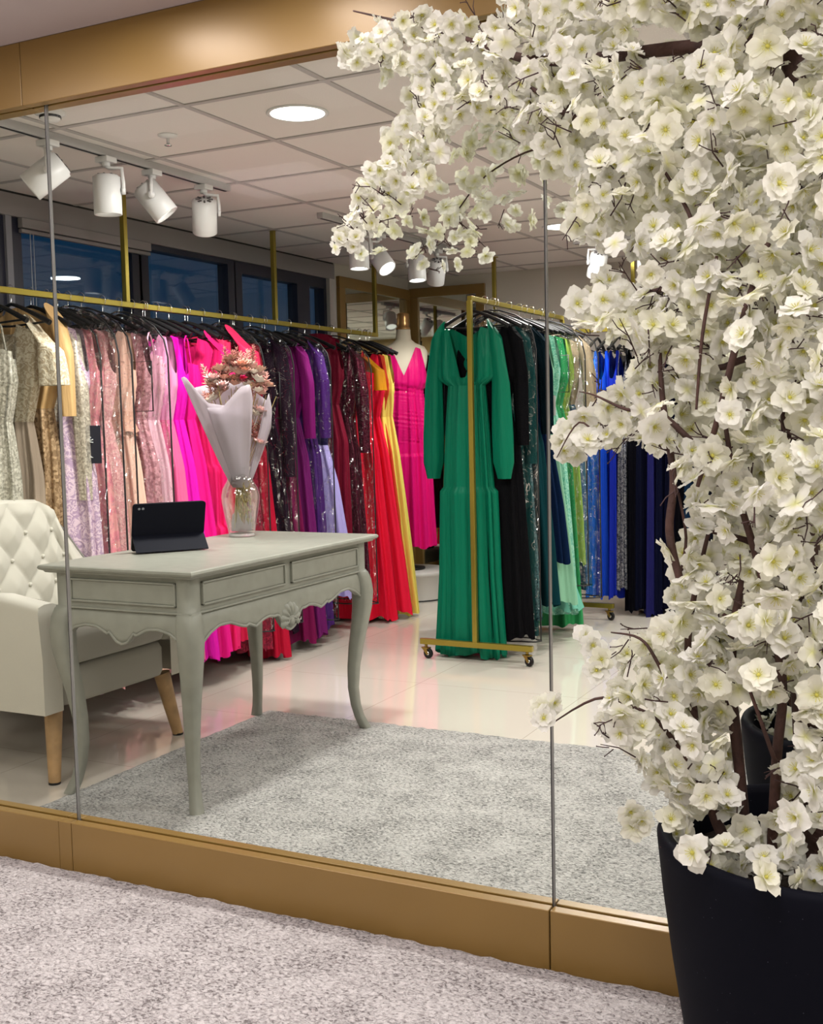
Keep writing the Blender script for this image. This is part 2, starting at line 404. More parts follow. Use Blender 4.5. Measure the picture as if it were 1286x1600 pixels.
for x in (-1.88, -1.40): unseen_lamp(x, 2.05, CEIL_OUT, 2.2, .24, 'DISK', (1, .96, .98))
for x in (-2.55, -1.72, -.9): unseen_lamp(x, 1.66, CEIL_OUT, 5.0, .45, 'SQUARE', (1, .92, .92))  # added out of view to brighten the gold header

def track(x0, y0, x1, y1, label):
    d = Vector((x1-x0, y1-y0, 0)); L = d.length
    t = thing('ceiling_track', label, 'light track', (x0, y0, CEIL), math.atan2(d.y, d.x))
    MB().box(0, L, -.018, .018, -.030, 0).build('rail_body', plain('grey white track', (.50, .49, .49), .4), t, bevel=.002)
    MB().box(.01, L-.01, -.006, .006, -.0312, -.029).build('slot', BLACKRIM, t)
track(-3.065, 2.45, -3.065, 4.30, 'ceiling light track carrying four white spots above the desk')
track(-3.065, 5.10, -3.02, 6.55, 'ceiling light track partly behind white blossoms, above mannequin corner')
track(-2.25, 6.72, -1.0, 6.72, 'short ceiling light track above the blue gowns at back')
def spot(px, py, X, Y, aim, label, lit=.35, power=P_SPOT, drop=.125, side=1, size=1.0):
    aim = Vector(aim).normalized()
    t = thing('track_spotlight', label, 'spotlight', (X, Y, CEIL-.031))
    MB().box(-.03, .03, -.03, .03, -.022, 0).lathe([(0, -.036), (.016, -.036), (.016, -.02)], n=16).build('adapter', WHITE_PAINT, t, bevel=.003)
    c = Vector((0, 0, -drop)); M = look_matrix(aim)
    h = Vector((aim.y, -aim.x, 0)); h = h.normalized() if h.length > .05 else Vector((.89, .45, 0)); h *= side
    r = .054*size; L = .15*size
    pv = c + h*(r+.010)
    MB().tube([(0, 0, -.034), Vector((0, 0, -.042))+h*.01, Vector((0, 0, -.044))+h*(r+.006), pv+Vector((0, 0, .03)), pv], .0075, 8).lathe([(0, -.006), (.014, -.006), (.014, .006), (0, .006)], c=tuple(pv), n=14, M=look_matrix(h)).build('bracket', WHITE_PAINT, t)
    hd_ = MB().lathe([(0, -.06*size), (r*.82, -.06*size), (r*.86, -.055*size), (r, -.053*size), (r, L-.062*size), (r*.97, L-.06*size), (r*.9, L-.06*size), (r*.84, L-.075*size)], c=tuple(c), n=36, M=M).build('head', WHITE_PAINT, t)
    vents = MB()
    for k in range(8):
        an = 2*PI*k/8
        q = [Vector((cos(an)*r*.35, sin(an)*r*.35, -.0606*size)), Vector((cos(an)*r*.7, sin(an)*r*.7, -.0606*size))]
        vents.tube([c+M@q[0], c+M@q[1]], .0045*size, 6)
    vents.build('vents', plain('dark vent slots', (.10, .09, .09), .6), hd_)
    MB().lathe([(0, L-.074*size), (r*.84, L-.074*size)], c=tuple(c), n=30, M=M).build('lens', emit('spot lens', (1, 1, 1), 14) if lit > .5 else emit('dim spot lens', (1, .98, .95), .8), hd_)
    light('lamp_light', 'SPOT', power, c+aim*(L+.01-.06*size), aim, t, spot_size=1.5, spot_blend=.6, shadow_soft_size=.045, color=(1, .97, .94))
def Rt(a, b_, c): return tuple(CR*a + Vector((-sin(YAW), cos(YAW), 0))*b_ + Vector((0, 0, 1))*c)   # right, away, up
def sp(px, py, aim, label, track_x=None, track_y=None, **k):
    p = at_x(px, py, track_x) if track_x is not None else at_y(px, py, track_y)
    spot(px, py, p.x, p.y, Rt(*aim), label, **k)
sp(74, 212, (-.75, -.15, -.62), 'white track spotlight tilted left, crossed by the glass seam', -3.065, drop=.115, side=-1)
sp(165, 238, (0.0, .02, -1), 'white track spotlight pointing straight down, second from the left', -3.065, drop=.13)
sp(237, 262, (.62, .08, -.8), 'white track spotlight tilted down to the right, third from the left', -3.065, drop=.11)
sp(318, 290, (-.12, .60, -1), 'white track spotlight showing its vented top, before the first gap', -3.065, drop=.12)
sp(560, 352, (0, -.05, -1), 'white track spotlight pointing straight down beside blossom tips', -3.06, drop=.125, lit=1)
sp(592, 362, (.5, -.45, -.75), 'glaring white track spotlight aimed towards the glass', -3.05, drop=.13, lit=1)
sp(650, 376, (.05, -.1, -1), 'white track spotlight mostly hidden behind drooping blossoms', -3.04, drop=.125, lit=1)
sp(682, 384, (-.12, .62, -1), 'white track spotlight with vented top at right end of second track', -3.03, drop=.12)
sp(934, 378, (-.14, .55, -1), 'white track spotlight above the blue gowns, its top turned forward', None, 6.72, drop=.12, side=-1)
sp(1010, 372, (-.1, -.55, -.75), 'glaring white track spotlight half hidden behind blossoms, far right', None, 6.72, power=70, lit=1, drop=.12, side=-1)
p = at_z(262, 211, CEIL)
t = thing('fire_sprinkler', 'small fire sprinkler on the tiled ceiling', 'sprinkler', p)
MB().lathe([(0, 0), (.036, 0), (.036, -.004), (.012, -.012), (0, -.012)], n=24).build('cover_plate', WHITE_PAINT, t)
MB().lathe([(.006, -.012), (.006, -.035), (.014, -.036), (.014, -.039), (0, -.039)], n=14).build('nozzle', CHROME, t)
p = at_z(78, 174, CEIL)
t = thing('smoke_detector', 'round smoke detector on the ceiling by the gold header', 'smoke detector', p)
MB().lathe([(.05, 0), (.05, -.012), (.036, -.015), (.034, -.026), (.028, -.032), (0, -.034)], n=30).build('housing', WHITE_PAINT, t)
MB().lathe([(.0365, -.016), (.0365, -.024), (.034, -.024)], n=30).build('vent_band', BLACKRIM, t)

# ================================================================ DESK
PAINT = plain('pale sage grey paint', (.27, .275, .235), .45, var=.07, vscale=20, bump=.06, bscale=50)
def desk():
    X0, X1, Y0, Y1 = -2.785, -2.225, 2.845, 3.985       # leg corners
    T = thing('writing_desk', 'pale grey carved writing desk with curved legs and shell ornament', 'desk', ((X0+X1)/2, (Y0+Y1)/2, 0))
    ox, oy = (X0+X1)/2, (Y0+Y1)/2
    a, c = (X1-X0)/2, (Y1-Y0)/2
    def rect(e, z): return [(-a-e, -c-e, z), (a+e, -c-e, z), (a+e, c+e, z), (-a-e, c+e, z)]
    top = MB(); rows = [rect(.012, .772), rect(.022, .774), rect(.026, .780), rect(.036, .784), rect(.040, .790), rect(.038, .797), rect(.032, .800)]
    top.grid(rows, wrap=True, smooth=False); top.add(rows[-1], [(0, 1, 2, 3)]); top.add(rows[0], [(3, 2, 1, 0)])
    top.build('table_top', PAINT, T)
    # upper box
    MB().box(-a+.006, a-.006, -c+.006, c-.006, .655, .773).build('carcass', PAINT, T)
    # posts
    for sx in (-1, 1):
        for sy in (-1, 1):
            lg = MB(); rows = []
            prof = [(.773, 0, .030), (.66, 0, .030), (.652, .006, .033), (.62, .013, .036), (.57, .018, .036), (.51, .016, .033), (.44, .008, .029), (.36, -.004, .025), (.27, -.013, .0215), (.18, -.016, .0185), (.11, -.010, .017), (.06, .000, .017), (.025, .012, .019), (.012, .017, .0195)]
            for z, o_, h_ in prof:
                cx, cy_ = sx*(a-.030+o_), sy*(c-.030+o_)
                ch = h_*.28
                pts = []
                for (ux, uy) in ((-1, -1), (1, -1), (1, 1), (-1, 1)):
                    if (ux, uy) in ((-1, -1), (1, 1)): pts += [(cx+ux*h_, cy_+uy*(h_-ch), z), (cx+ux*(h_-ch), cy_+uy*h_, z)]
                    else: pts += [(cx+ux*(h_-ch), cy_+uy*h_, z), (cx+ux*h_, cy_+uy*(h_-ch), z)]
                rows.append(pts)
            # refine vertically
            fine = []
            for r0, r1 in zip(rows, rows[1:]):
                for k in range(2): fine.append([tuple(lerp(p[i], q[i], k/2) for i in range(3)) for p, q in zip(r0, r1)])
            fine.append(rows[-1])
            lg.grid(fine, wrap=True, smooth=True); lg.add(rows[-1], [tuple(range(8))[::-1]]); lg.add(rows[0], [tuple(range(8))])
            lg.build('leg', PAINT, T, recalc=True, bevel=0)
    # scalloped aprons
    short = [(0, .575), (.06, .592), (.16, .603), (.26, .600), (.33, .586), (.37, .576), (.385, .586), (.41, .572), (.45, .553), (.5, .546)]
    long_ = [(0, .560), (.04, .585), (.09, .602), (.15, .600), (.20, .582), (.235, .572), (.245, .580), (.29, .562), (.33, .578), (.37, .585), (.41, .577), (.425, .583), (.45, .548), (.475, .522), (.5, .515)]
    def curve(tab, s): s = s if s <= .5 else 1-s; return interp(s, tab)
    def apron(tab, half, face, n=72):
        # face: 'x+','x-','y+','y-'
        mb = MB(); rows = []
        bulge = [(0, 0), (.25, .010), (.6, .016), (1, .014)]
        def P(u, d, z):
            k = {'x+': (a-.012+d, u), 'x-': (-a+.012-d, u)}
            if face[0] == 'x': return (k[face][0], u, z)
            return (u, (c-.012+d) if face == 'y+' else (-c+.012-d), z)
        us = [lerp(-half+.055, half-.055, i/n) for i in range(n+1)]
        for k in range(7):
            q = k/6
            rows.append([P(u, interp(q, bulge), lerp(.657, curve(tab, i/n), q)) for i, u in enumerate(us)])
        rows.append([P(u, -.012, curve(tab, i/n)) for i, u in enumerate(us)])
        rows.append([P(u, -.012, .657) for i, u in enumerate(us)])
        mb.grid(rows)
        mb.tube([P(u, .013, curve(tab, i/n)) for i, u in enumerate(us)], .0055, 6)
        mb.build('apron', PAINT, T)
    apron(short, a, 'y-'); apron(short, a, 'y+'); apron(long_, c, 'x+'); apron(long_, c, 'x-')
    # ledge line between box and apron
    MB().box(-a-.002, a+.002, -c-.002, c+.002, .654, .661).build('ledge', PAINT, T, bevel=.003)
    # framed drawer fronts
    def front(face, u0, u1, inner=False):
        z0, z1 = .678, .756
        mb = MB(); w_ = .007
        for (A, B, zz0, zz1) in ((u0, u1, z1-w_, z1), (u0, u1, z0, z0+w_), (u0, u0+w_, z0, z1), (u1-w_, u1, z0, z1)):
            if face == 'y-': mb.box(A, B, -c-.004, -c+.008, zz0, zz1)
            elif face == 'x+': mb.box(a-.008, a+.004, A, B, zz0, zz1)
        if face == 'y-': mb.box(u0+w_, u1-w_, -c+.002, -c+.01, z0+w_, z1-w_)
        else: mb.box(a-.01, a-.002, u0+w_, u1-w_, z0+w_, z1-w_)
        mb.build('drawer_front', PAINT, T, bevel=.002)
    front('y-', -a+.065, a-.055); front('x+', -c+.065, -.02); front('x+', .02, c-.065)
    # shell
    sh = MB(); rows = []
    for i in range(7):
        q = i/6; row = []
        for j in range(73):
            an = lerp(-.18*PI, 1.18*PI, j/72); lob = abs(sin((j/72)*9*PI))
            rr = lerp(.012, .058+.005*lob, q)
            d = .004 + .011*sin(PI*min(1, q*.9+.1))*(.35+.65*lob) if q < 1 else .0
            row.append((a+.001+d, rr*cos(an)*1.02, .553+rr*sin(an)*.98))
        rows.append(row)
    sh.grid(rows); sh.lathe([(.0, .016), (.014, .014), (.02, .0)], c=(a+.000, 0, .545), n=20, M=look_matrix((1, 0, 0)))
    for k_, rr in enumerate((.026, .034)): sh.tube([(a+.012-.003*k_, rr*cos(an)*1.1, .545+rr*sin(an)*.5) for an in [PI*i/14 for i in range(15)]], .0035, 6)
    sh.build('shell_ornament', PAINT, T)
desk()

# ================================================================ TUB CHAIR
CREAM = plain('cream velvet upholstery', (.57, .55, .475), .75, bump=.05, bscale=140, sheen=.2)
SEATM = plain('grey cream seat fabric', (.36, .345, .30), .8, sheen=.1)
OAK = plain('light oak leg', (.42, .26, .12), .5, var=.2, vscale=18)
def chair():
    T = thing('tufted_armchair', 'cream buttoned tub armchair with oak legs behind the carved desk', 'chair', (-3.205, 3.28, 0))
    hw, dp = .39, .30
    def upath(s, off):
        """plan of the shell: arm front (-y side) - back - arm front (+y side); off moves it inwards"""
        R = .20
        w_, d_ = hw-off, dp-off
        L1 = dp+dp-R; La = R*PI/2; L2 = 2*hw-2*R; tot = 2*L1+2*La+L2; q = s*tot
        r = max(R-off, .03)
        if q < L1: return (dp-q, -w_)
        q -= L1
        if q < La:
            an = q/R; return (-dp+R-r*sin(an) - (0), -hw+R-r*cos(an))
        q -= La
        if q < L2: return (-d_, -hw+R+q)
        q -= L2
        if q < La:
            an = q/R; return (-dp+R-r*cos(an), hw-R+r*sin(an))
        q -= La
        return (-dp+R+q, w_)
    def height(s):
        k = min(s, 1-s)
        return interp(k, [(0, .645), (.10, .672), (.20, .665), (.27, .70), (.31, .82), (.345, .93), (.40, .965), (.5, .975)])
    NS = 120; sh = MB(); rows = []
    prof = [(0.0, 0), (0.0, .5), (-.012, .92), (-.008, .98), (.02, 1.0), (.055, 1.0), (.085, .975), (.09, .93)]
    grid = []
    for off, q in prof:
        row = []
        for i in range(NS+1):
            s = i/NS; x_, y_ = upath(s, off); z = lerp(.255, height(s), q)
            lean = -.03*max(0, (z-.45))/.5 * (1 if .3 < s < .7 else interp(min(s, 1-s), [(0, 0), (.22, 0), (.32, 1)]))
            row.append((x_+lean, y_, z))
        grid.append(row)
    sh.grid(grid)
    for e in (0, NS):       # arm fronts
        col = [r[e] for r in grid]; col.append((col[-1][0], col[-1][1], .255)); sh.add(col, [tuple(range(len(col)))])
    sh.build('shell', CREAM, T, recalc=True)
    # tufted inside: diamonds with buttons
    tf = MB(); rows = []; NV = 60; btn = []
    du, dv = 1/22., .105
    for j in range(NV+1):
        row = []
        for i in range(NS*2+1):
            s = i/(NS*2); h_ = height(s)
            z = lerp(.40, h_-.012, j/NV)
            u_ = s/du; v_ = z/dv
            p1, p2 = (u_+v_), (u_-v_)
            d1 = abs(p1/2-round(p1/2))*2; d2 = abs(p2/2-round(p2/2))*2     # 0 on the pleats
            puff = (min(d1, 1)**.45)*(min(d2, 1)**.45)
            off = .086 + .030*puff*min(1, (h_-z)/.06+.15)
            x_, y_ = upath(s, off)
            lean = -.03*max(0, (z-.45))/.5 * (1 if .3 < s < .7 else interp(min(s, 1-s), [(0, 0), (.22, 0), (.32, 1)]))
            row.append((x_+lean, y_, z))
        rows.append(row)
    tf.grid(rows); bk = tf.build('tufted_back', CREAM, T)
    for iu in range(1, 22):
        for iv in range(4, 10):
            if (iu+iv) % 2: continue
            s, z = iu*du, iv*dv
            if z > height(s)-.05 or z < .45: continue
            x_, y_ = upath(s, .094)
            lean = -.03*max(0, (z-.45))/.5 * (1 if .3 < s < .7 else interp(min(s, 1-s), [(0, 0), (.22, 0), (.32, 1)]))
            MB().lathe([(0, .004), (.0055, .003), (.008, .0), (.0085, -.006)], n=12, M=look_matrix((1, 0, .1) if .3 < s < .7 else (0, 1 if s < .5 else -1, .1))).build('button', CREAM, bk, loc=(x_+lean, y_, z))
    MB().tube([(grid[4][i][0]-.004, grid[4][i][1]-(.018 if i < NS/2 else -.018)*(1 if i < 40 or i > 80 else 0), grid[4][i][2]-.012) for i in range(0, NS+1, 2)], .006, 6).build('piping', plain('grey piping', (.20, .19, .17), .7), T)
    def pad(z0, z1, x0, x1, y0, y1, nm, bul):
        rows = []; n = 40
        def rr(e): 
            pts = []
            for k in range(n):
                an = 2*PI*k/n; cx_, cy_ = cos(an), sin(an)
                pts.append((lerp(x0, x1, .5)+((x1-x0)/2-e)*math.copysign(abs(cx_)**.22, cx_), lerp(y0, y1, .5)+((y1-y0)/2-e)*math.copysign(abs(cy_)**.22, cy_)))
            return pts
        for e, z in ((.03, z0), (.006, z0+.008), (0, z0+.025), (0, z1-.03), (.008, z1-.01), (.03, z1)): rows.append([(x_, y_, z) for x_, y_ in rr(e)])
        rows.append([(lerp(x0, x1, .5)+.7*(x_-lerp(x0, x1, .5)), lerp(y0, y1, .5)+.7*(y_-lerp(y0, y1, .5)), z1+bul) for x_, y_ in rows[-1:][0] and rr(.03)])
        mb = MB().grid(rows, wrap=True); mb.add(rows[-1], [tuple(range(n))]); mb.add(rows[0], [tuple(range(n))[::-1]])
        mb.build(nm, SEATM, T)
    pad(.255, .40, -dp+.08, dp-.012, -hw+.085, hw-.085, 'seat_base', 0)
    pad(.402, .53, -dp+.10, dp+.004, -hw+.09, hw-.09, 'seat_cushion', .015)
    for lx, ly, fx, fy in ((.25, -.30, .285, -.345), (.25, .30, .285, .345), (-.20, -.28, -.245, -.345), (-.20, .28, -.245, .345)):
        lg = MB().tube([(lx, ly, .262), (lerp(lx, fx, .5), lerp(ly, fy, .5), .13), (fx, fy, .004)], [.033, .027, .021], 18).build('leg', OAK, T)
        MB().lathe([(0, 0), (.0215, 0), (.0215, .008), (.02, .008)], c=(fx, fy, 0), n=18).build('leg_tip', BLACKP, lg)
chair()

# ================================================================ TABLET
def tablet():
    A, B = at_z(213, 867, .8), at_z(326, 859, .8)
    wv = (B-A); W_ = wv.length; wv.normalize(); n = Vector((wv.y, -wv.x, 0))
    if n.x < 0: n = -n
    foot = (A+B)/2; base = foot - n*.085
    T = thing('tablet', 'black tablet in a folded stand case on the desk', 'tablet', (base.x, base.y, .8), math.atan2(wv.y, wv.x))
    # local: x along width, -y towards the viewer
    tilt = math.radians(20)
    up = Vector((0, -sin(tilt)*-1*-1, cos(tilt)))
    up = Vector((0, -sin(tilt), cos(tilt))); nn = Vector((0, -cos(tilt), -sin(tilt)))
    h_ = .185
    def slab(u0, u1, v0, v1, d0, d1, mb, rad=.012):
        pts = []
        for cx_, cy_, a0 in ((u1-rad, v1-rad, 0), (u0+rad, v1-rad, PI/2), (u0+rad, v0+rad, PI), (u1-rad, v0+rad, 1.5*PI)):
            for k in range(6):
                an = a0+PI/2*k/5; pts.append((cx_+rad*cos(an), cy_+rad*sin(an)))
        vs_ = []
        for d_ in (d0, d1):
            for u_, v_ in pts: vs_.append(Vector((u_, 0, .003))+up*v_+nn*d_)
        m_ = len(pts)
        return mb.add(vs_, [tuple(range(m_))[::-1], tuple(range(m_, 2*m_))]+[(i, (i+1) % m_, m_+(i+1) % m_, m_+i) for i in range(m_)])
    CASE = plain('matte black case', (.004, .005, .011), .55, spec=.08)
    slab(-W_/2, W_/2, 0, h_, -.008, 0, MB()).build('screen_body', plain('black tablet glass', (.01, .01, .012), .15), T, recalc=True)
    slab(-W_/2-.002, W_/2+.002, .055, h_+.002, 0.0005, .004, MB()).build('back_cover', CASE, T, bevel=.001, recalc=True)
    p0 = Vector((0, 0, .003))+up*.06+nn*.004; p1 = Vector((0, -.085, .004))
    q = MB(); th = Vector((0, -.002, .003))
    q.add([p0+Vector((-W_/2, 0, 0)), p0+Vector((W_/2, 0, 0)), p1+Vector((W_/2, 0, 0)), p1+Vector((-W_/2, 0, 0)), p0+th+Vector((-W_/2, 0, 0)), p0+th+Vector((W_/2, 0, 0)), p1+th+Vector((W_/2, 0, 0)), p1+th+Vector((-W_/2, 0, 0))],
          [(0, 1, 2, 3), (7, 6, 5, 4), (0, 4, 5, 1), (2, 6, 7, 3), (0, 3, 7, 4), (1, 5, 6, 2)])
    q.build('stand_flap', CASE, T, recalc=True)
    cm = MB()
    for k in range(2):
        c_ = Vector((-W_/2+.022+.014*k, 0, .003))+up*(h_-.016)+nn*.0042
        cm.lathe([(0, .0012), (.004, .0012), (.0048, 0)], c=tuple(c_), n=14, M=look_matrix(nn))
    cm.build('camera_lens', plain('grey lens ring', (.22, .23, .26), .3), T)
tablet()

# ================================================================ VASE AND BOUQUET
VX, VY = at_z(378, 838, .8).xy
VG = thin_glass('clear vase glass', (.97, .97, .97), .06, .75)
def vase():
    T = thing('glass_vase', 'clear glass vase with a narrow neck standing on the desk', 'vase', (VX, VY, .8))
    pr = [(0, .002), (.050, .002), (.053, .006), (.053, .014), (.056, .03), (.068, .09), (.0765, .14), (.078, .165), (.072, .195), (.056, .222), (.0475, .243), (.046, .258), (.051, .276), (.055, .283)]
    pin = [(r-.004 if r > .01 else 0, max(z, .018)) for r, z in pr]
    MB().lathe(pr, n=44).build('outer_wall', VG, T)
    MB().lathe([(0, .018)]+[q for q in pin if q[1] > .018], n=44).build('inner_wall', VG, T)
    MB().lathe([(.053, .0025), (.054, .006), (.053, .013), (.0515, .013)], n=44).build('foot_ring', plain('thick clear base', (.75, .72, .70), .1, trans=.6), T)
vase()
PAPER = thin_glass('translucent white wrapping paper', (.93, .90, .93), .01, .05, rough=.4, film=(.62, .56, .61), film_fac=.80)
def bouquet():
    T = thing('dried_bouquet', 'dried flower bouquet in white wrapping paper, standing in the glass vase', 'bouquet', (VX, VY, .8))
    R = random.Random(5)
    vdir = Vector((-VX, -VY, 0)).normalized(); rt = Vector((-vdir.y, vdir.x, 0))
    if rt.dot(CR) < 0: rt = -rt
    bk = -vdir
    def W3(u, d, z): return rt*u + bk*d + Vector((0, 0, z))
    # paper folded inside the vase bottom
    rows = [[W3(.036*cos(an)*(1+.25*sin(3*an)), .036*sin(an)*(1+.2*cos(4*an)), z) for an in [2*PI*k/20 for k in range(20)]] for z in (.022, .05, .075+.0)]
    for k in range(20): rows[-1][k] = rows[-1][k] + Vector((0, 0, .03*sin(k*1.9)))
    MB().grid(rows, wrap=True).build('paper_base', PAPER, T)
    # paper sheets: each a fan from the neck outwards
    def sheet(a0, a1, tops, d0, d1, nm='wrap_sheet'):
        """a0..a1 angle range across, tops list of (frac, radial u, height)"""
        rows = []; n = 22
        for j in range(13):
            q = j/12; row = []
            for i in range(n+1):
                s = i/n
                uu = interp(s, [(f, u_) for f, u_, z_ in tops]); zz = interp(s, [(f, z_) for f, u_, z_ in tops])
                un = lerp(a0, a1, s)*.030
                cr_ = .006*sin(s*9+q*4)*q + .010*abs(((s*3) % 1)-.5)*q
                row.append(W3(lerp(un, uu, q**.9), lerp(d0[0], d0[1], q)+d1*(1-(2*s-1)**2)*q + cr_, lerp(.20, zz, q)))
            rows.append(row)
        o = MB().grid(rows).build(nm, PAPER, T)
        md = o.modifiers.new('thick', 'SOLIDIFY'); md.thickness = .0012
    sheet(-1, .6, [(0, -.215, .64), (.12, -.20, .645), (.42, -.115, .54), (.7, -.06, .53), (1, .015, .52)], (-.02, -.085), -.03)
    sheet(-.5, 1, [(0, -.12, .52), (.3, -.06, .52), (.62, .015, .60), (.8, .052, .61), (1, .062, .55)], (-.028, -.115), -.03)
    sheet(.75, 1.15, [(0, .075, .40), (.4, .125, .58), (.55, .135, .52), (1, .132, .44)], (-.01, -.04), -.02)
    sheet(-1, 1, [(0, -.20, .60), (.3, -.12, .62), (.6, .02, .63), (1, .12, .55)], (.02, .09), .04)
    # stems
    st = MB()
    for k in range(46):
        u0, d0 = R.uniform(-.028, .03), R.uniform(-.028, .028)
        u1, d1 = R.gauss(.02, .055), R.gauss(0, .04)
        st.tube([W3(u0, d0, R.uniform(.03, .07)), W3(u0*.5, d0*.5, .23), W3(u1, d1, R.uniform(.5, .62))], .0016, 5)
    st.build('stems', plain('dry straw stem', (.36, .27, .10), .7), T)
    gr = MB()
    for k in range(150):
        z = R.uniform(.05, .24); u_ = .012+R.uniform(-.026, .03); d_ = R.uniform(-.03, .03)
        gr.tube([W3(u_, d_, z), W3(u_+R.uniform(-.006, .006), d_+R.uniform(-.006, .006), z+R.uniform(.006, .022))], .0028, 5)
    tag(gr.build('dry_grass', plain('dry moss grass', (.33, .25, .07), .8), T), kind='stuff')
    # flower heads
    cols = [('dusty pink', (.62, .30, .27)), ('salmon', (.66, .36, .28)), ('cream', (.82, .74, .66)), ('russet', (.34, .12, .10)), ('pale pink', (.74, .50, .48)), ('rose straw', (.62, .40, .32))]
    for k in range(84):
        nm, cl = cols[k % 6]
        s = R.random(); u_ = lerp(-.125, .125, s); d_ = R.uniform(-.05, .06)
        z = .53+.15*(1-((s-.55)/.6)**2)+R.uniform(-.07, .03)
        if k % 7 == 0: u_, z = R.uniform(.06, .11), R.uniform(.36, .55)
        mb = MB(); cpt = W3(u_, d_, z); dr = (W3(u_*.9, d_*.6, .35)-Vector((0, 0, 0)) + W3(R.uniform(-.1, .1), R.uniform(-.1, .1), 0)).normalized()
        M = look_matrix(dr)
        if k % 3 == 0:       # plume
            L = R.uniform(.06, .10)
            for q in range(26):
                f_ = q/26; an = q*2.4; r0 = .019*sin(PI*min(1, f_*.8+.15))
                p0 = cpt+M@Vector((0, 0, L*f_)); p1 = p0+M@Vector((cos(an)*r0, sin(an)*r0, .010))
                mb.tube([p0, p1], [.0034, .0014], 4)
            mb.tube([cpt, cpt+M@Vector((0, 0, L))], .0018, 4)
        else:
            L = R.uniform(.020, .030)
            for ring, (np_, tilt_, sc) in enumerate(((8, .5, 1.25), (7, .9, 1.05), (5, 1.25, .85))):
                for q in range(np_):
                    an = 2*PI*q/np_+ring*.4
                    e1 = M@Vector((cos(an)*cos(tilt_), sin(an)*cos(tilt_), sin(tilt_))); sd = M@Vector((-sin(an), cos(an), 0))
                    l_ = L*sc*1.3
                    mb.add([cpt, cpt+e1*l_*.6+sd*l_*.3, cpt+e1*l_, cpt+e1*l_*.6-sd*l_*.3], [(0, 1, 2, 3)], smooth=False)
        mb.build('flower_head', plain(nm+' dried petal', cl, .8), T)
bouquet()
# ================================================================ RAILS AND RACKS
def ceiling_rail(name, label, a, bpt, posts, r=.013):
    a, bpt = Vector(a), Vector(bpt); d = bpt-a; L = d.length
    T = thing(name, label, 'clothes rail', a, math.atan2(d.y, d.x))
    MB().box(0, L, -r, r, -r, r).build('rail', GOLD_RAIL, T, bevel=.002)
    for p_ in posts:
        o = MB().box(p_-r*.95, p_+r*.95, -r*.95, r*.95, r*.9, CEIL-a.z-.004).build('post', GOLD_RAIL, T, bevel=.002)
        MB().lathe([(0, 0), (.03, 0), (.03, -.004), (0, -.004)], c=(p_, 0, CEIL-a.z), n=24).build('ceiling_plate', GOLD_RAIL, o)
    return T
RZ = 1.818
ceiling_rail('hanging_rail', 'long gold rail hung from the ceiling along the windows, full of gowns', (-3.56, 2.6, RZ), (-3.56, 6.60, RZ), (.35, 1.57, 2.81, 3.985))
ceiling_rail('hanging_rail', 'short gold rail hung from the ceiling by the back wall, holding blue gowns', (-2.96, 7.12, RZ-.01), (-.95, 7.12, RZ-.01), (.02, .965, 1.98))

def caster(p, T):
    c = MB()
    c.box(-.022, .022, -.014, .014, .052, .058).lathe([(0, .058), (.008, .058), (.008, .075), (0, .075)], n=12)
    for s in (-1, 1): c.add([(-.018, s*.0145, .054), (.012, s*.0145, .054), (.024, s*.0145, .026), (.012, s*.0145, .020)], [(0, 1, 2, 3)]).box(-.004+.014, .004+.014, s*.0145-.001, s*.0145+.001, .02, .03)
    o = c.build('caster', plain('dark gold metal', (.34, .25, .06), .35, metal=.9), T, loc=p, rot=(0, 0, rnd.uniform(-.6, .6)))
    MB().lathe([(.010, -.008), (.024, -.009), (.027, -.006), (.027, .006), (.024, .009), (.010, .008)], n=26, M=Matrix.Rotation(PI/2, 3, 'X')).build('wheel', BLACKP, o, loc=(.014, 0, .027))
    MB().lathe([(0, -.0095), (.010, -.0095), (.011, .0), (.010, .0095), (0, .0095)], n=18, M=Matrix.Rotation(PI/2, 3, 'X')).build('hub', CHROME, o, loc=(.014, 0, .027))
KX, KY0, KY1, KZ = -2.34, 5.335, 6.75, 1.865
def rolling_rack():
    T = thing('rolling_rack', 'gold wheeled garment rack standing on the tiles, green gown at its front', 'garment rack', (KX, KY0, 0))
    L = KY1-KY0; r = .0125
    MB().box(-r, r, 0, L, KZ-r, KZ+r).build('rail', GOLD_RAIL, T, bevel=.002)
    for y_ in (0, L):
        MB().box(-r, r, y_-r, y_+r, .075, KZ-r+.001).build('upright', GOLD_RAIL, T, bevel=.002)
        MB().box(-.315, .315, y_-.0145, y_+.0145, .075, .104).build('foot_bar', GOLD_RAIL, T, bevel=.002)
        for s in (-1, 1): caster((s*.285, y_, 0), T)
    MB().box(-.0145, .0145, .015, L-.015, .078, .100).build('base_bar', GOLD_RAIL, T, bevel=.002)
rolling_rack()

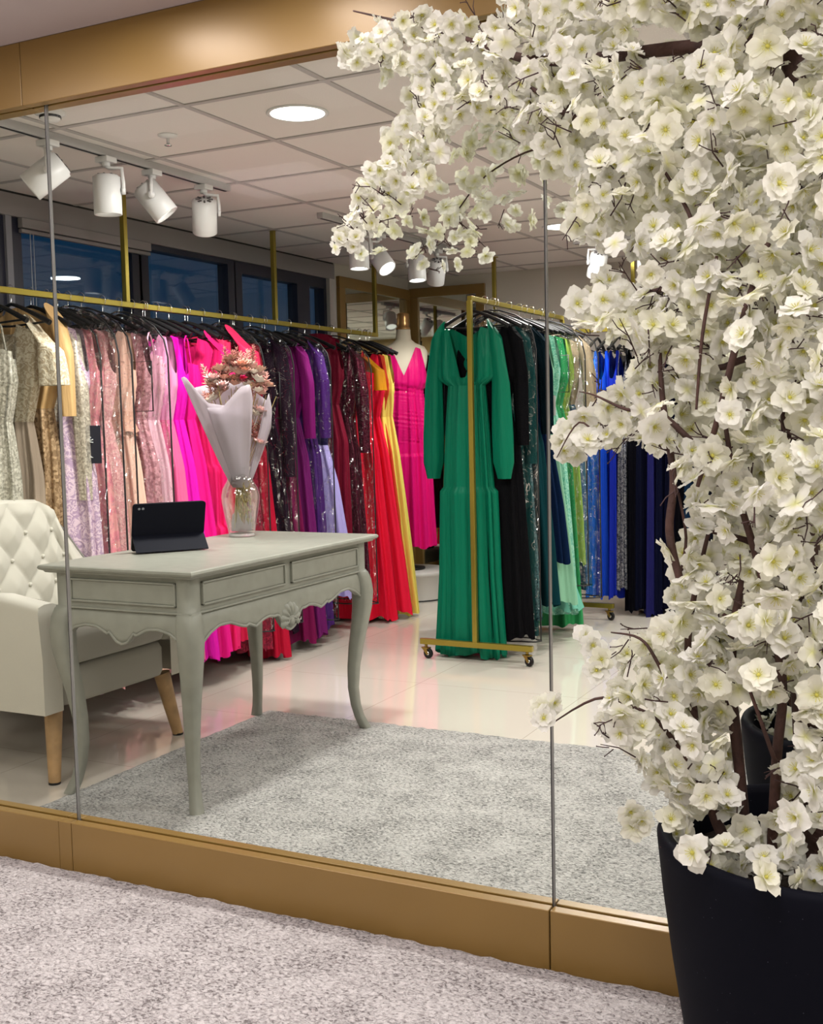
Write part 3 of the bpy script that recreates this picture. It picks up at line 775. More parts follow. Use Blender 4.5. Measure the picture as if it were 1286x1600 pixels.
# ================================================================ HANGERS, GOWNS, GARMENT BAGS
def hanger_meshes():
    sh = MB()
    pts = []
    for i in range(25):
        x_ = lerp(-.195, .195, i/24); z = -.045 - .085*(abs(x_)/.195)**1.25
        pts.append((x_, .012*(abs(x_)/.195)**2, z))
    sh.tube(pts, [lerp(.012, .007, 1-abs(i-12)/12) if True else .01 for i in range(25)], 8)
    sh.tube([(-.185, .01, -.125), (0, 0, -.135), (.185, .01, -.125)], .0045, 6)
    hk = MB()
    q = [(0, 0, -.045), (0, 0, -.012)]
    for i in range(14):
        an = lerp(-PI*.5, PI*1.05, i/13); q.append((.019*cos(an)*1.0, 0, .012+.0215*sin(an)))
    hk.tube(q, .0019, 6)
    return sh.mesh('shoulder_bar', BLACKP), hk.mesh('hook', CHROME)
HB, HK = hanger_meshes()
def hanger(p, rz, label, group):
    T = thing('clothes_hanger', label, 'hanger', p, rz, group)
    for nm, me in (('shoulder_bar', HB), ('hook', HK)):
        o = bpy.data.objects.new(nm, me); COL.objects.link(o); o.parent = T
    return T

def gown(loc, rz, label, color, kind='chiffon', group=None, color2=None, skirt=None, skirt_kind=None, skirt2=None,
         neck='v', nd=.20, nw=.09, ws=.16, wb=.17, ww=.13, wm=.18, wh=.24, ht=.045, hth=.06, zw=-.40, zh=-1.55,
         nf=9, amp=.014, sleeve=None, sl=.55, sl_mat=None, tiers=(), belt=None, ruffle=None, pleat=0, name='gown', seed=None, ruch=False, lean=0, tt=.026):
    """hangs from its shoulders: local z = 0 at the shoulder seam, front faces local -y"""
    R = random.Random(seed if seed is not None else label)
    T = thing(name, label, 'gown', loc, rz, group)
    if max(color) < .045: color = tuple(c*.5 for c in color)
    m1 = fabric(str(color)+kind+str(color2), color, kind, color2)
    m2 = fabric(str(skirt)+str(skirt_kind or kind)+str(skirt2), skirt, skirt_kind or kind, skirt2) if skirt else m1
    NC = 112; amp *= 1.35
    ph = [R.uniform(0, 6.28) for _ in range(6)]
    def hw(z): return interp(-z, [(0, ws), (.12, lerp(ws, wb, .7)), (.24, wb), (-zw, ww), (-zw+.22, wm), (-zh*.75, lerp(wm, wh, .62)), (-zh, wh)])
    def th(z): return interp(-z, [(0, tt), (.15, ht), (.25, ht*1.1), (-zw, ht*.85), (-zw+.25, ht*1.1), (-zh, hth)])
    def ring(z, foldk, u_sh=None):
        out = []
        H, D = hw(z), th(z)
        fa = foldk*amp
        for k in range(NC):
            an = 2*PI*k/NC; c_, s_ = cos(an), sin(an)
            x_ = H*math.copysign(abs(c_)**.8, c_); y_ = D*math.copysign(abs(s_)**.8, s_)
            f1 = sin(nf*an+ph[0]+.4*sin(2*an+ph[3])) + .5*sin((nf*2-1)*an+ph[1]) + .35*sin(3*an+ph[2]+z*2)
            if pleat: f1 = .6*f1 + pleat*(1-2*abs(((an*34/(2*PI)) % 1)*2-1))
            x_ += fa*f1*c_*.55; y_ += fa*f1*s_*1.25
            for (tz, tw, tf) in tiers:
                if z <= tz:
                    q = min(1, (tz-z)/.02); e = tw*q*max(0, 1-(tz-z)/.45) + tw*.25*q
                    x_ *= 1+e; y_ *= 1+e*1.6
                    y_ += s_*tf*sin(19*an+ph[4])*min(1, (tz-z)/.1)
            out.append((x_+lean*z, y_, z))
        return out
    def top_z(x_, front):
        ax = abs(x_); H = hw(-.02)
        if neck == 'v': z = -nd*max(0, 1-ax/nw) if front else -.05*max(0, 1-ax/nw)
        elif neck == 'round': z = -nd*math.sqrt(max(0, 1-(ax/nw)**2)) if front else -.035*math.sqrt(max(0, 1-(ax/nw)**2))
        elif neck == 'high': z = .025*math.sqrt(max(0, 1-(ax/nw)**2))
        elif neck in ('strap', 'off'): z = -nd - (.03*(1-(ax/H)) if front else .02) + .035*abs(sin(ax/H*PI*.9))*(1 if front else 0)
        else: z = -.02
        if neck in ('v', 'round', 'high'):
            z -= max(0, ax-nw)*.38
            if ax > .80*H and not sleeve: z -= (ax/H-.80)/.2*.16
        return z
    bod = []; zb = -.26
    NB = 9
    r_top = ring(-.02, .1)
    tops = [top_z(p[0], p[1] < 0) for p in r_top]
    lows = ring(zb, .35)
    if neck in ('strap', 'off'): r_top = ring(-nd, .2)
    for j in range(NB+1):
        q = j/NB; row = []
        for k in range(NC):
            zz = lerp(tops[k], zb, q); 
            rr = ring_cache(ring, zz, .1+.25*q, k)
            row.append((rr[0], rr[1], zz))
        bod.append(row)
    zz = zb
    while zz > zw+1e-6:
        zz = max(zw, zz-(.010 if ruch else .04)); rg = ring(zz, .35)
        if ruch: rg = [(x_*(1+.02*sin(zz*250+x_*16+2*sin(x_*20))), y_*(1+.045*sin(zz*250+x_*30+2*sin(zz*31))), z) for x_, y_, z in rg]
        bod.append(rg)
    MB().grid(bod, wrap=True).build('bodice', m1, T)
    sk = []; nz = 110 if ruch else 30
    zbreaks = sorted({lerp(zw, zh, j/nz) for j in range(nz+1)} | {t[0]+e for t in tiers for e in (.001, -.02)}, reverse=True)
    for z in zbreaks:
        if z > zw: continue
        q = (zw-z)/(zw-zh)
        rg = ring(z, .35+1.0*q**.7)
        if z == zbreaks[-1]: rg = [(x_, y_, z+.012*sin(5*2*PI*k/NC+ph[5])+.006*sin(13*2*PI*k/NC)) for k, (x_, y_, _) in enumerate(rg)]
        if ruch and q < ruch: rg = [(x_*(1+.02*sin(z*250+x_*16+2*sin(x_*20))), y_*(1+.045*sin(z*250+x_*30+2*sin(z*31))), z_) for x_, y_, z_ in rg]
        sk.append(rg)
    MB().grid(sk, wrap=True).build('skirt', m2, T)
    if neck in ('strap', 'off'):
        for s in (-1, 1):
            xx = s*hw(-nd)*.62
            MB().tube([(xx, -.03, -nd+.02), (xx*.95, -.012, -.02), (xx*.95, .0, .006), (xx*.95, .014, -.02), (xx, .03, -nd+.0)], .0045 if neck == 'strap' else .007, 6).build('strap', m1, T)
    if sleeve:
        ms = sl_mat or m1
        for s in (-1, 1):
            rows = []; n = 22; x0 = s*(ws-.012)
            prof = dict(long=[(0, .052), (.3, .046), (.75, .038), (1, .034)], short=[(0, .055), (1, .060)], cap=[(0, .05), (.6, .065), (1, .07)],
                        balloon=[(0, .042), (.25, .046), (.7, .056), (.92, .054), (.97, .032), (1, .034)], flutter=[(0, .05), (.5, .07), (1, .10)])[sleeve]
            spread = .03 if sleeve == 'long' else .026 if sleeve == 'balloon' else .07
            for j in range(19):
                q = j/18; row = []; rr = interp(q, prof)
                cx_ = x0 + s*(spread*min(1, q*3) + .018*q); cz_ = -.015 - sl*q
                for k in range(n):
                    an = 2*PI*k/n; f_ = 1+.12*sin(5*an+ph[0]+s)*min(1, q*2) + (.10*sin(9*an)*q if sleeve in ('balloon', 'flutter') else 0)
                    row.append((cx_+rr*f_*cos(an)*.95, rr*f_*sin(an)*.72, cz_ - s*cos(an)*.045*(1-q)**2*1.2))
                rows.append(row)
            mb = MB().grid(rows, wrap=True); mb.add(rows[0], [tuple(range(n))])
            mb.build('sleeve', ms, T)
    if belt:
        rows = [[(x_*1.03, y_*1.08, z) for x_, y_, z in ring(zw+d_, .3)] for d_ in (.022, .0, -.022)]
        MB().grid(rows, wrap=True).build('belt', fabric('belt'+str(belt), belt, 'satin'), T)
    if ruffle:
        rz0, rlen, rcol = ruffle
        rows = []
        for j in range(5):
            q = j/4; rg = ring(rz0-rlen*q, .4)
            rows.append([(x_*(1.03+.10*q)+.008*q*sin(14*2*PI*k/NC), y_*(1.1+.35*q)+.012*q*sin(17*2*PI*k/NC), z+.012*q*sin(11*2*PI*k/NC)) for k, (x_, y_, z) in enumerate(rg)])
        MB().grid(rows, wrap=True).build('ruffle', fabric('ruf'+str(rcol), rcol, 'chiffon'), T)
    return T
def ring_cache(ring, z, f, k):
    key = (round(z, 2), round(f, 1), id(ring))
    if key not in RC: RC[key] = ring(round(z, 2), round(f, 1))
    return RC[key][k]
RC = {}
def garment_bag(loc, rz, label, hw=.27, ht=.07, zt=.10, zh=-1.35, pocket=None, patch=False, seed=0, film=None):
    R = random.Random(seed); T = thing('garment_bag', label, 'garment bag', loc, rz, 'clear garment bags')
    def outline(z):
        q = zt-z
        return interp(q, [(0, .02), (.012, .06), (.035, .13), (.08, .20), (.14, hw*.93), (.22, hw), (zt-zh, hw*1.03)])
    zs_ = [zt-.0, zt-.006, zt-.012, zt-.035, zt-.06, zt-.08, zt-.11, zt-.14, zt-.18, zt-.22]; n = 24
    zs_ += [lerp(zt-.22, zh, j/n) for j in range(1, n+1)]
    rows = []; NC = 56; p1, p2, p3 = [R.uniform(0, 6) for _ in range(3)]
    for z in zs_:
        row = []; H = outline(z); D = interp(zt-z, [(0, .008), (.1, ht*.7), (.25, ht), (zt-zh, ht*.9)])
        for k in range(NC):
            an = 2*PI*k/NC; c_, s_ = cos(an), sin(an)
            w_ = 1+.16*sin(4*an+p1+z*6)+.12*sin(9*an+p2-z*11)+.08*sin(15*an+p3+z*23)
            row.append((H*math.copysign(abs(c_)**.75, c_), D*w_*math.copysign(abs(s_)**1.1, s_), z+.004*sin(3*an+z*9)))
        rows.append(row)
    MB().grid(rows, wrap=True).build('clear_film', film or FILM, T)
    L = [(-outline(z), 0, z) for z in zs_]; Rr = [(outline(z), 0, z) for z in zs_]
    MB().tube(L[::-1]+Rr[1:], .0042, 6).build('piping', BLACKRIM, T)
    hem = [(x_*1.005, y_*1.02, zh) for x_, y_, z in rows[-1]]
    MB().tube(hem, .0038, 6, closed=True).build('hem_piping', BLACKRIM, T)
    if pocket:
        x0, x1, z0, z1 = pocket; y_ = -ht*1.22
        MB().tube([(x0, y_, z0), (x1, y_, z0), (x1, y_, z1), (x0, y_, z1)], .0036, 6, closed=True).build('pocket_piping', BLACKRIM, T)
    if patch:
        o = MB().box(.09, .235, -ht*1.3-.002, -ht*1.3, -.58, -.42).build('dark_patch', plain('dark navy patch', (.012, .014, .03), .7), T, bevel=.001)
        lg = MB(); cx_ = .165; yy = -ht*1.3-.0045
        lg.prism([(cx_-.006, -.49), (cx_+.006, -.49), (cx_+.006, -.545), (cx_+.026, -.556), (cx_-.026, -.556), (cx_-.006, -.545)], 'y', yy, yy+.002)
        for k in range(7):
            an = lerp(-.1*PI, 1.1*PI, k/6); lg.tube([(cx_+.008*cos(an), yy, -.487+.006*sin(an)), (cx_+.030*cos(an), yy, -.485+.020*sin(an))], .0022, 5)
        lg.lathe([(0, .001), (.006, .001), (.006, -.001)], c=(cx_, yy, -.452), n=12, M=look_matrix((0, -1, 0)))
        lg.build('white_emblem', plain('white print', (.8, .8, .8), .6), o)
    return T

# ---- the long rail: one entry per gown, in order from the glass to the back
def hung(px, short, group, color, X=-3.56, edge=-3.36, zs=None, py=660, bag=None, hgl=True, Y=None, whx=None, **k):
    if whx: k.update(wh=whx, wm=min(k.get('wm', .15), .15), hth=.045)
    Y = Y if Y is not None else at_x(px, py, edge).y
    zr = RZ
    zs = zr-.135 if zs is None else zs
    place = k.pop('place')
    nm = k.pop('name', 'gown')
    T = gown((X, Y, zs), 0, short+' '+place, color, group=group, name=nm, **k)
    if hgl: hanger((max(X, -3.585), Y, zr-.006), 0, 'black hanger on the window rail holding the '+short, 'hangers on the long window rail')
    if bag: 
        b_ = dict(bag); garment_bag((X, Y, zs), 0, b_.pop('label'), seed=px, **b_)
    return T
GL = 'gowns on the long window rail'
W_ = dict(
 ivory=(.62, .60, .48), champ=(.46, .38, .26), greige=(.36, .29, .22), tan=(.62, .40, .18), cream=(.66, .58, .46), bronze=(.36, .22, .11))
def L(px, short, place, color, **k): return hung(px, short, GL, color, place=place, **k)
L(26, 'ivory sequin gown', 'with thin straps, nearest the tufted chair at far left', W_['ivory'], kind='sequin', color2=(.85, .84, .74), neck='strap', nd=.13, wh=.26, zh=-1.5, X=-3.63, edge=-3.46, whx=.14)
L(62, 'champagne lace gown', 'with embroidered cap sleeves above the chair back', W_['champ'], kind='lace', color2=(.66, .60, .46), neck='round', nd=.08, sleeve='cap', sl=.24, ws=.18, skirt=W_['greige'], skirt_kind='chiffon', wh=.25, wm=.16, ww=.12, X=-3.63, edge=-3.46, whx=.14)
L(92, 'tan satin gown', 'with long folded sleeves, second row beside the glass seam', W_['tan'], kind='satin', neck='high', sleeve='long', sl=.42, ws=.19, wb=.20, skirt=W_['bronze'], skirt_kind='glitter', skirt2=(.62, .44, .26), zs=RZ-.08, wh=.25, X=-3.63, edge=-3.46, whx=.14)
L(116, 'cream glitter gown', 'with one long pale sleeve, right of the tan satin', W_['cream'], kind='sequin', color2=(.82, .76, .64), neck='high', sleeve='long', sl=.72, ws=.18, skirt=(.46, .33, .20), skirt_kind='sequin', wh=.22, sl_mat=None, X=-3.63, edge=-3.46, whx=.14)
L(133, 'coral pink gown', 'narrow strip between cream glitter and lilac lace', (.78, .22, .26), kind='satin', neck='round', nd=.1, ws=.17, skirt=(.52, .38, .52), skirt_kind='lace', skirt2=(.72, .58, .66), wh=.22, bag=dict(label='clear garment bag over the coral pink gown, first bag on the window rail', zh=-1.45), X=-3.63, edge=-3.46, whx=.14)
L(148, 'lilac lace gown', 'in a clear bag before the salmon floral print', (.45, .32, .45), kind='lace', color2=(.72, .56, .64), neck='round', nd=.1, ws=.17, wh=.23)
L(170, 'salmon floral gown', 'with printed blooms under a bag bearing a dark patch', (.92, .42, .42), kind='print', color2=(.86, .30, .36), neck='v', ws=.18, wh=.24, bag=dict(label='clear garment bag with dark navy patch and white emblem', zh=-1.47, patch=True))
L(190, 'blush lace gown', 'with dark sprigs, bagged, left of the peach chiffon', (.92, .54, .52), kind='lace', color2=(.76, .36, .38), neck='v', ws=.18, wh=.22, bag=dict(label='clear garment bag over the blush lace gown with black seam', zh=-1.46))
L(222, 'peach chiffon gown', 'with a gathered ruffle at the waist, left of the tablet', (.90, .58, .46), kind='chiffon', neck='v', nd=.22, ws=.15, ruffle=(-.36, .10, (.72, .42, .32)), wh=.26, wm=.17, bag=None)
L(247, 'dusty rose gown', 'of dull glitter in a bag with a black square pocket', (.56, .25, .30), kind='glitter', color2=(.72, .38, .43), neck='round', nd=.1, ws=.18, wh=.21, wm=.19, bag=dict(label='clear garment bag with black square pocket outline over dusty rose gown', zh=-1.5, pocket=(.08, .245, -.36, -.14)))
L(266, 'light pink gown', 'pale rose strip left of the magenta pleats', (.82, .42, .55), kind='chiffon', neck='strap', nd=.12, ws=.15, wh=.24, skirt=(.84, .50, .60))
L(286, 'orchid pink gown', 'with pale satin bodice beside the magenta pleats', (.80, .32, .55), kind='satin', neck='v', ws=.16, wh=.24, skirt=(.80, .14, .34), skirt_kind='chiffon')
L(303, 'magenta pleated gown', 'glowing fuchsia with fine pleats, left of the bouquet', (.84, .01, .50), kind='chiffon', neck='v', ws=.16, wh=.28, nf=13, amp=.016, pleat=.6)
L(322, 'hot pink gown', 'with hanging chiffon layers behind the bouquet paper', (.86, .01, .28), kind='chiffon', neck='strap', nd=.15, ws=.15, wh=.28, nf=11)
L(346, 'raspberry tiered gown', 'with stepped ruffle tiers above the tablet', (.80, .015, .16), kind='chiffon', neck='round', ws=.18, sleeve='flutter', sl=.18, tiers=((-.62, .12, .006), (-.92, .12, .008), (-1.2, .12, .008)), wh=.22)
L(372, 'coral red gown', 'with wide padded shoulders and a stand collar behind the bouquet', (.86, .03, .12), kind='satin', neck='round', nd=.16, nw=.07, ws=.21, wb=.20, sleeve='short', sl=.22, wh=.24, zs=RZ-.10, belt=(.72, .02, .10))
L(398, 'ruby lace gown', 'in a bag just right of the bouquet flowers', (.28, .015, .04), kind='lace', color2=(.14, .01, .025), neck='round', ws=.18, wh=.24, zh=-1.6, bag=dict(label='clear garment bag over the ruby lace gown behind the bouquet', zh=-1.5))
L(420, 'crimson chiffon gown', 'with hem showing under the desk apron', (.42, .005, .03), kind='chiffon', neck='v', ws=.17, wh=.27, zh=-1.66, bag=None)
L(444, 'black plum gown', 'dark and glossy in a bag with a square pocket outline', (.035, .015, .035), kind='satin', neck='high', ws=.19, sleeve='long', sl=.7, wh=.22, zh=-1.56, bag=dict(label='clear garment bag over black plum gown, square pocket beside bouquet', zh=-1.5, pocket=(.08, .235, -.40, -.16)))
L(462, 'mulberry gown', 'deep berry chiffon, right of the black plum', (.16, .005, .06), kind='chiffon', neck='v', ws=.17, wh=.27, zh=-1.63, nf=12)
L(482, 'magenta purple gown', 'with a draped long sleeve, left of the violet satin', (.17, .006, .12), kind='chiffon', neck='v', ws=.17, sleeve='long', sl=.5, wh=.26, zh=-1.62, skirt=(.15, .01, .12))
L(502, 'violet satin gown', 'bagged and shining, left of the lavender skirt', (.075, .02, .17), kind='satin', neck='high', ws=.19, sleeve='long', sl=.5, wh=.22, zh=-1.60, bag=dict(label='clear garment bag over the violet satin gown', zh=-1.55))
L(526, 'lavender skirted gown', 'with navy top and pale lavender skirt by the desk corner', (.012, .010, .055), kind='satin', neck='round', ws=.17, skirt=(.42, .36, .74), skirt_kind='satin', zw=-.56, wh=.27, wm=.19, amp=.008, zh=-1.45)
L(531, 'wine red gown', 'with bare upper shoulder above the lavender skirt', (.17, .008, .025), kind='satin', edge=-3.42, neck='high', ws=.17, zs=RZ-.06, wh=.18, zh=-1.5)
L(566, 'burgundy sequin gown', 'in a long square bag above the desk corner', (.10, .012, .03), kind='sequin', color2=(.18, .03, .06), neck='round', ws=.18, sleeve='long', sl=.6, wh=.22, zh=-1.42, bag=dict(label='long clear garment bag over the burgundy sequin gown by desk corner', zh=-1.53, ht=.08))
L(590, 'scarlet gown', 'bright red with tight bodice right of the burgundy bag', (.80, .008, .04), kind='chiffon', edge=-3.37, neck='strap', nd=.14, ws=.14, wh=.28, zh=-1.66, nf=11, amp=.018)
L(604, 'crimson layered gown', 'with floating red panels sweeping to the floor', (.82, .012, .05), kind='chiffon', edge=-3.38, neck='v', ws=.15, wh=.33, zh=-1.64, nf=8, amp=.02, hth=.075)
L(612, 'rust satin gown', 'narrow brick red strip between crimson and orange', (.55, .07, .03), kind='satin', edge=-3.385, neck='v', ws=.15, wh=.25, zh=-1.35)
L(613, 'orange gown', 'with short ochre sleeves beside the yellow gown', (.82, .10, .01), kind='chiffon', edge=-3.40, X=-3.62, Y=6.27, neck='round', ws=.16, sleeve='short', sl=.22, sl_mat=fabric('ochre sleeve', (.60, .24, .01), 'satin'), wh=.17, zh=-1.05)
L(620, 'yellow gown', 'lemon chiffon trailing on the tiles beside the pedestal', (.80, .66, .13), kind='chiffon', edge=-3.36, X=-3.54, Y=6.46, neck='round', ws=.15, ww=.155, wh=.31, zh=-1.66, hth=.06, amp=.014, wm=.19)
L(630, 'black gown', 'dark sleeved end piece of the window rail before the mannequin', (.01, .01, .012), kind='chiffon', edge=-3.40, X=-3.66, Y=6.49, neck='round', ws=.13, sleeve='short', sl=.24, wh=.18, zh=-1.3, wb=.16, wm=.14)
for k, (y_, nm) in enumerate(((3.02, 'left frame edge'), (4.28, 'magenta gown'), (4.62, 'raspberry gown'), (5.0, 'ruby lace gown'), (5.30, 'mulberry gown'))):
    hanger((-3.56, y_, RZ-.006), 0, 'spare black hanger on the window rail next to the '+nm, 'hangers on the long window rail')

# ---- rolling rack
GR = 'gowns on the rolling rack'
def K(px, short, place, color, Y=None, edge=-2.14, bag=None, zs=None, py=650, gx=KX, **k):
    Y = Y if Y is not None else at_x(px, py, edge).y
    zs = KZ-.135 if zs is None else zs
    T = gown((gx, Y, zs), 0, short+' '+place, color, group=GR, **k)
    hanger((gx*.5+KX*.5, Y, KZ-.006), 0, 'black hanger on the rolling rack holding the '+short, 'hangers on the rolling rack')
    if bag:
        b_ = dict(bag); garment_bag((KX, Y, zs), 0, b_.pop('label'), seed=px+1, **b_)
K(790, 'emerald green gown', 'with long balloon sleeves facing out at the rolling rack end', (.002, .15, .082), Y=5.455, gx=-2.415, kind='satin', neck='v', nd=.31, nw=.092, ws=.172, wb=.176, ww=.100, wm=.116, wh=.185, zw=-.30, zh=-1.715, sleeve='balloon', sl=.77, tiers=((-.83, .10, .004),), nf=11, amp=.019, pleat=.35, ht=.048, hth=.06, seed=4)
K(800, 'black long gown', 'directly behind the emerald green one', (.008, .008, .010), Y=5.53, kind='chiffon', neck='round', ws=.17, wh=.24, zh=-1.62, sleeve='long', sl=.6)
K(815, 'dark green satin gown', 'in a crinkled bag behind the emerald sleeve', (.006, .05, .05), Y=5.64, kind='satin', neck='round', ws=.17, sleeve='long', sl=.7, wh=.22, zh=-1.62, bag=dict(label='crinkled clear garment bag over the dark green satin gown', zh=-1.66, hw=.24))
K(832, 'teal sequin gown', 'peacock dark with glinting edge, left of the glass seam', (.006, .04, .06), kind='sequin', color2=(.10, .22, .24), neck='v', ws=.17, wh=.23, zh=-1.55)
K(851, 'midnight teal gown', 'plain dark skirt crossed by the right glass seam', (.004, .018, .028), kind='chiffon', neck='round', ws=.18, sleeve='long', sl=.55, wh=.25, zh=-1.5, skirt=(.004, .035, .045))
K(866, 'navy crepe gown', 'ending high above the mint skirts on rolling rack', (.004, .014, .05), kind='chiffon', neck='round', ws=.15, wh=.27, zh=-1.28)
K(874, 'sage mint gown', 'pale green chiffon right of the glass seam', (.25, .52, .36), kind='chiffon', neck='v', ws=.17, wh=.28, zh=-1.52, nf=8)
K(884, 'seafoam lace gown', 'with frilled hem hanging lowest on rolling rack', (.14, .42, .32), kind='lace', color2=(.30, .58, .46), neck='round', ws=.17, wh=.25, zh=-1.60, ruffle=(-1.45, .13, (.15, .46, .36)))
K(897, 'grass green gown', 'vivid green under a bag with square pocket outline', (.03, .30, .10), kind='satin', neck='round', ws=.18, wh=.23, zh=-1.70, bag=dict(label='clear garment bag with square pocket over the grass green gown', zh=-1.46, pocket=(.02, .20, -.33, -.12)))
K(905, 'lime gown', 'yellow green strip beside the blue bagged gown', (.30, .46, .08), kind='chiffon', neck='v', ws=.17, wh=.22, zh=-1.35)
K(914, 'beige jacket gown', 'tan shouldered under a tall clear bag at the rack end', (.38, .30, .20), kind='chiffon', neck='high', ws=.20, sleeve='long', sl=.55, skirt=(.02, .09, .22), skirt_kind='chiffon', wh=.22, zh=-1.5, bag=dict(label='tall clear garment bag with black seam at far rolling rack end', zh=-1.56, hw=.285))
# white paper ticket and box by the rack
tk = MB().box(-.022, .022, -.001, .001, -.11, 0).build('price_ticket', plain('white card', (.75, .76, .74), .6), loc=at_y(862, 618, 5.95))
tag(tk, 'white paper ticket hanging on the sage mint gown', 'ticket')
q = MB()
for z in (-.03, -.062): q.box(-.010, .010, -.0014, -.0009, z-.016, z)
q.build('printed_marks', plain('grey print', (.15, .17, .17), .7), tk)
MB().tube([(0, 0, 0), (.006, .01, .06), (0, .02, .12)], .0008, 4).build('string', plain('white string', (.7, .7, .7), .8), tk)
p = at_z(786, 1004, 0)
bx = thing('shoe_box', 'small white box on the floor beneath the dark gowns', 'box', (p.x+.05, p.y+.12, 0), .2)
MB().box(-.09, .09, -.07, .07, 0, .07).build('box_body', plain('white card box', (.70, .70, .68), .6), bx); MB().box(-.093, .093, -.073, .073, .052, .075).build('lid', plain('white card box', (.70, .70, .68), .6), bx, bevel=.002)
# silver tag hanging at the left
# ---- back rail, gowns seen edge-on
GB = 'blue gowns on the back rail'
def Bk(px, short, place, color, **k):
    X = at_y(px, 700, 6.93).x
    gown((X, 7.12, RZ-.145), PI/2, short+' '+place, color, group=GB, **dict(dict(ws=.15, wb=.16, wh=.20, ht=.028, hth=.036, tt=.026, zh=-1.56, amp=.008), **k))
    hanger((X, 7.12, RZ-.016), PI/2, 'black hanger on the back rail holding the '+short, 'hangers on the back rail')
Bk(921, 'azure blue gown', 'brightest blue on the back rail, leftmost there', (.005, .16, .72), kind='satin', neck='v')
Bk(938, 'cobalt gown', 'vivid blue second from left on the back rail', (.008, .07, .62), kind='chiffon', neck='v')
Bk(955, 'royal blue gown', 'third from left on the back rail', (.008, .025, .42), kind='chiffon', neck='v')
Bk(970, 'navy glitter gown', 'with a silver glinting edge beside the royal blue', (.03, .04, .10), kind='sequin', color2=(.4, .4, .45), neck='round', zh=-1.5)
Bk(984, 'ink black gown', 'darkest strip right of the navy glitter', (.004, .004, .008), kind='chiffon', zh=-1.64, ht=.035)
Bk(999, 'midnight gown', 'blue black with dark beading, between black and indigo', (.006, .008, .03), kind='velvet', zh=-1.62)
Bk(1014, 'indigo gown', 'deep indigo strip reaching the floor at back', (.010, .010, .09), kind='chiffon', zh=-1.67)
Bk(1029, 'dark navy gown', 'between the indigo one and the blossoms', (.006, .008, .035), kind='chiffon', zh=-1.62)
Bk(1044, 'navy velvet gown', 'touching the white blossom edge at the back', (.006, .007, .030), kind='velvet', zh=-1.62)
Bk(1059, 'black velvet gown', 'mostly hidden behind the blossoms, back rail', (.004, .004, .008), kind='velvet', zh=-1.63)
Bk(1075, 'deep sea blue gown', 'glimpsed through gaps in the blossoms, back rail', (.006, .02, .05), kind='satin')
Bk(1092, 'charcoal navy gown', 'hidden among blossoms, rightmost on back rail', (.008, .009, .02), kind='satin')

# ================================================================ MANNEQUIN
def mannequin():
    c0 = at_y(632, 600, 7.2); X, Y = c0.x, 7.2
    def zpx(py): return at_y(632, py, Y).z
    ped = thing('display_pedestal', 'low round white pedestal under the mannequin', 'pedestal', (X+.02, Y, 0))
    zt = .20
    MB().lathe([(.27, 0), (.27, .01), (.27, zt-.03), (.275, zt-.025), (.275, zt-.004), (.27, zt), (0, zt)], n=64).build('drum', plain('white lacquer pedestal', (.62, .60, .57), .35), ped)
    MB().lathe([(.274, 0), (.274, .008), (.270, .009)], n=64).build('base_line', BLACKRIM, ped)
    rz = math.atan2(X, -Y)*-1
    face = math.atan2(-X, Y)      # turn to the glass
    T = thing('mannequin', 'cream dress form with gold neck cap standing on the pedestal', 'mannequin', (X, Y, zt), .45)
    zs = zpx(541)-zt
    skin = plain('cream dress form', (.74, .66, .52), .6)
    rows = []
    for z, wx, wy in ((zs-.50, .10, .07), (zs-.42, .115, .085), (zs-.30, .125, .095), (zs-.18, .15, .105), (zs-.10, .165, .095), (zs-.04, .168, .075), (zs-.005, .145, .060), (zs+.02, .085, .050), (zs+.045, .056, .048), (zs+.09, .050, .047), (zs+.115, .050, .047)):
        rows.append([(wx*math.copysign(abs(cos(a_))**.9, cos(a_)), wy*math.copysign(abs(sin(a_))**.9, sin(a_)), z) for a_ in [2*PI*k/40 for k in range(40)]])
    mb = MB().grid(rows, wrap=True); mb.add(rows[-1], [tuple(range(40))]); mb.build('torso', skin, T)
    zc = zs+.115
    MB().lathe([(0, zc-.001), (.052, zc), (.052, zc+.012), (.043, zc+.02), (.050, zc+.04), (.043, zc+.055), (.048, zc+.075), (.042, zc+.09), (.045, zc+.108), (.03, zc+.118), (0, zc+.12)], n=30).build('neck_cap', plain('turned gilt wood', (.52, .30, .12), .25, metal=.7), T)
    MB().tube([(0, 0, .0), (0, 0, zs-.45)], .012, 12).lathe([(0, .0), (.12, 0), (.12, .012), (.02, .02), (0, .02)], n=36).build('stand', BLACKP, T)
    G = gown((X, Y, zs+zt-.012), .45, 'fuchsia mermaid gown with ruched waist on the cream mannequin', (.76, .006, .18), kind='satin', neck='v', nd=.20, nw=.085, tt=.088, ws=.148, wb=.160, ww=.128, wm=.150, wh=.195, ht=.118, hth=.145, zw=-.30, zh=-(zs+zt-.012-zpx(852)), ruch=.33, tiers=((-.74, .05, .004),), nf=15, amp=.014, pleat=.5, group='gown on the mannequin')
mannequin()
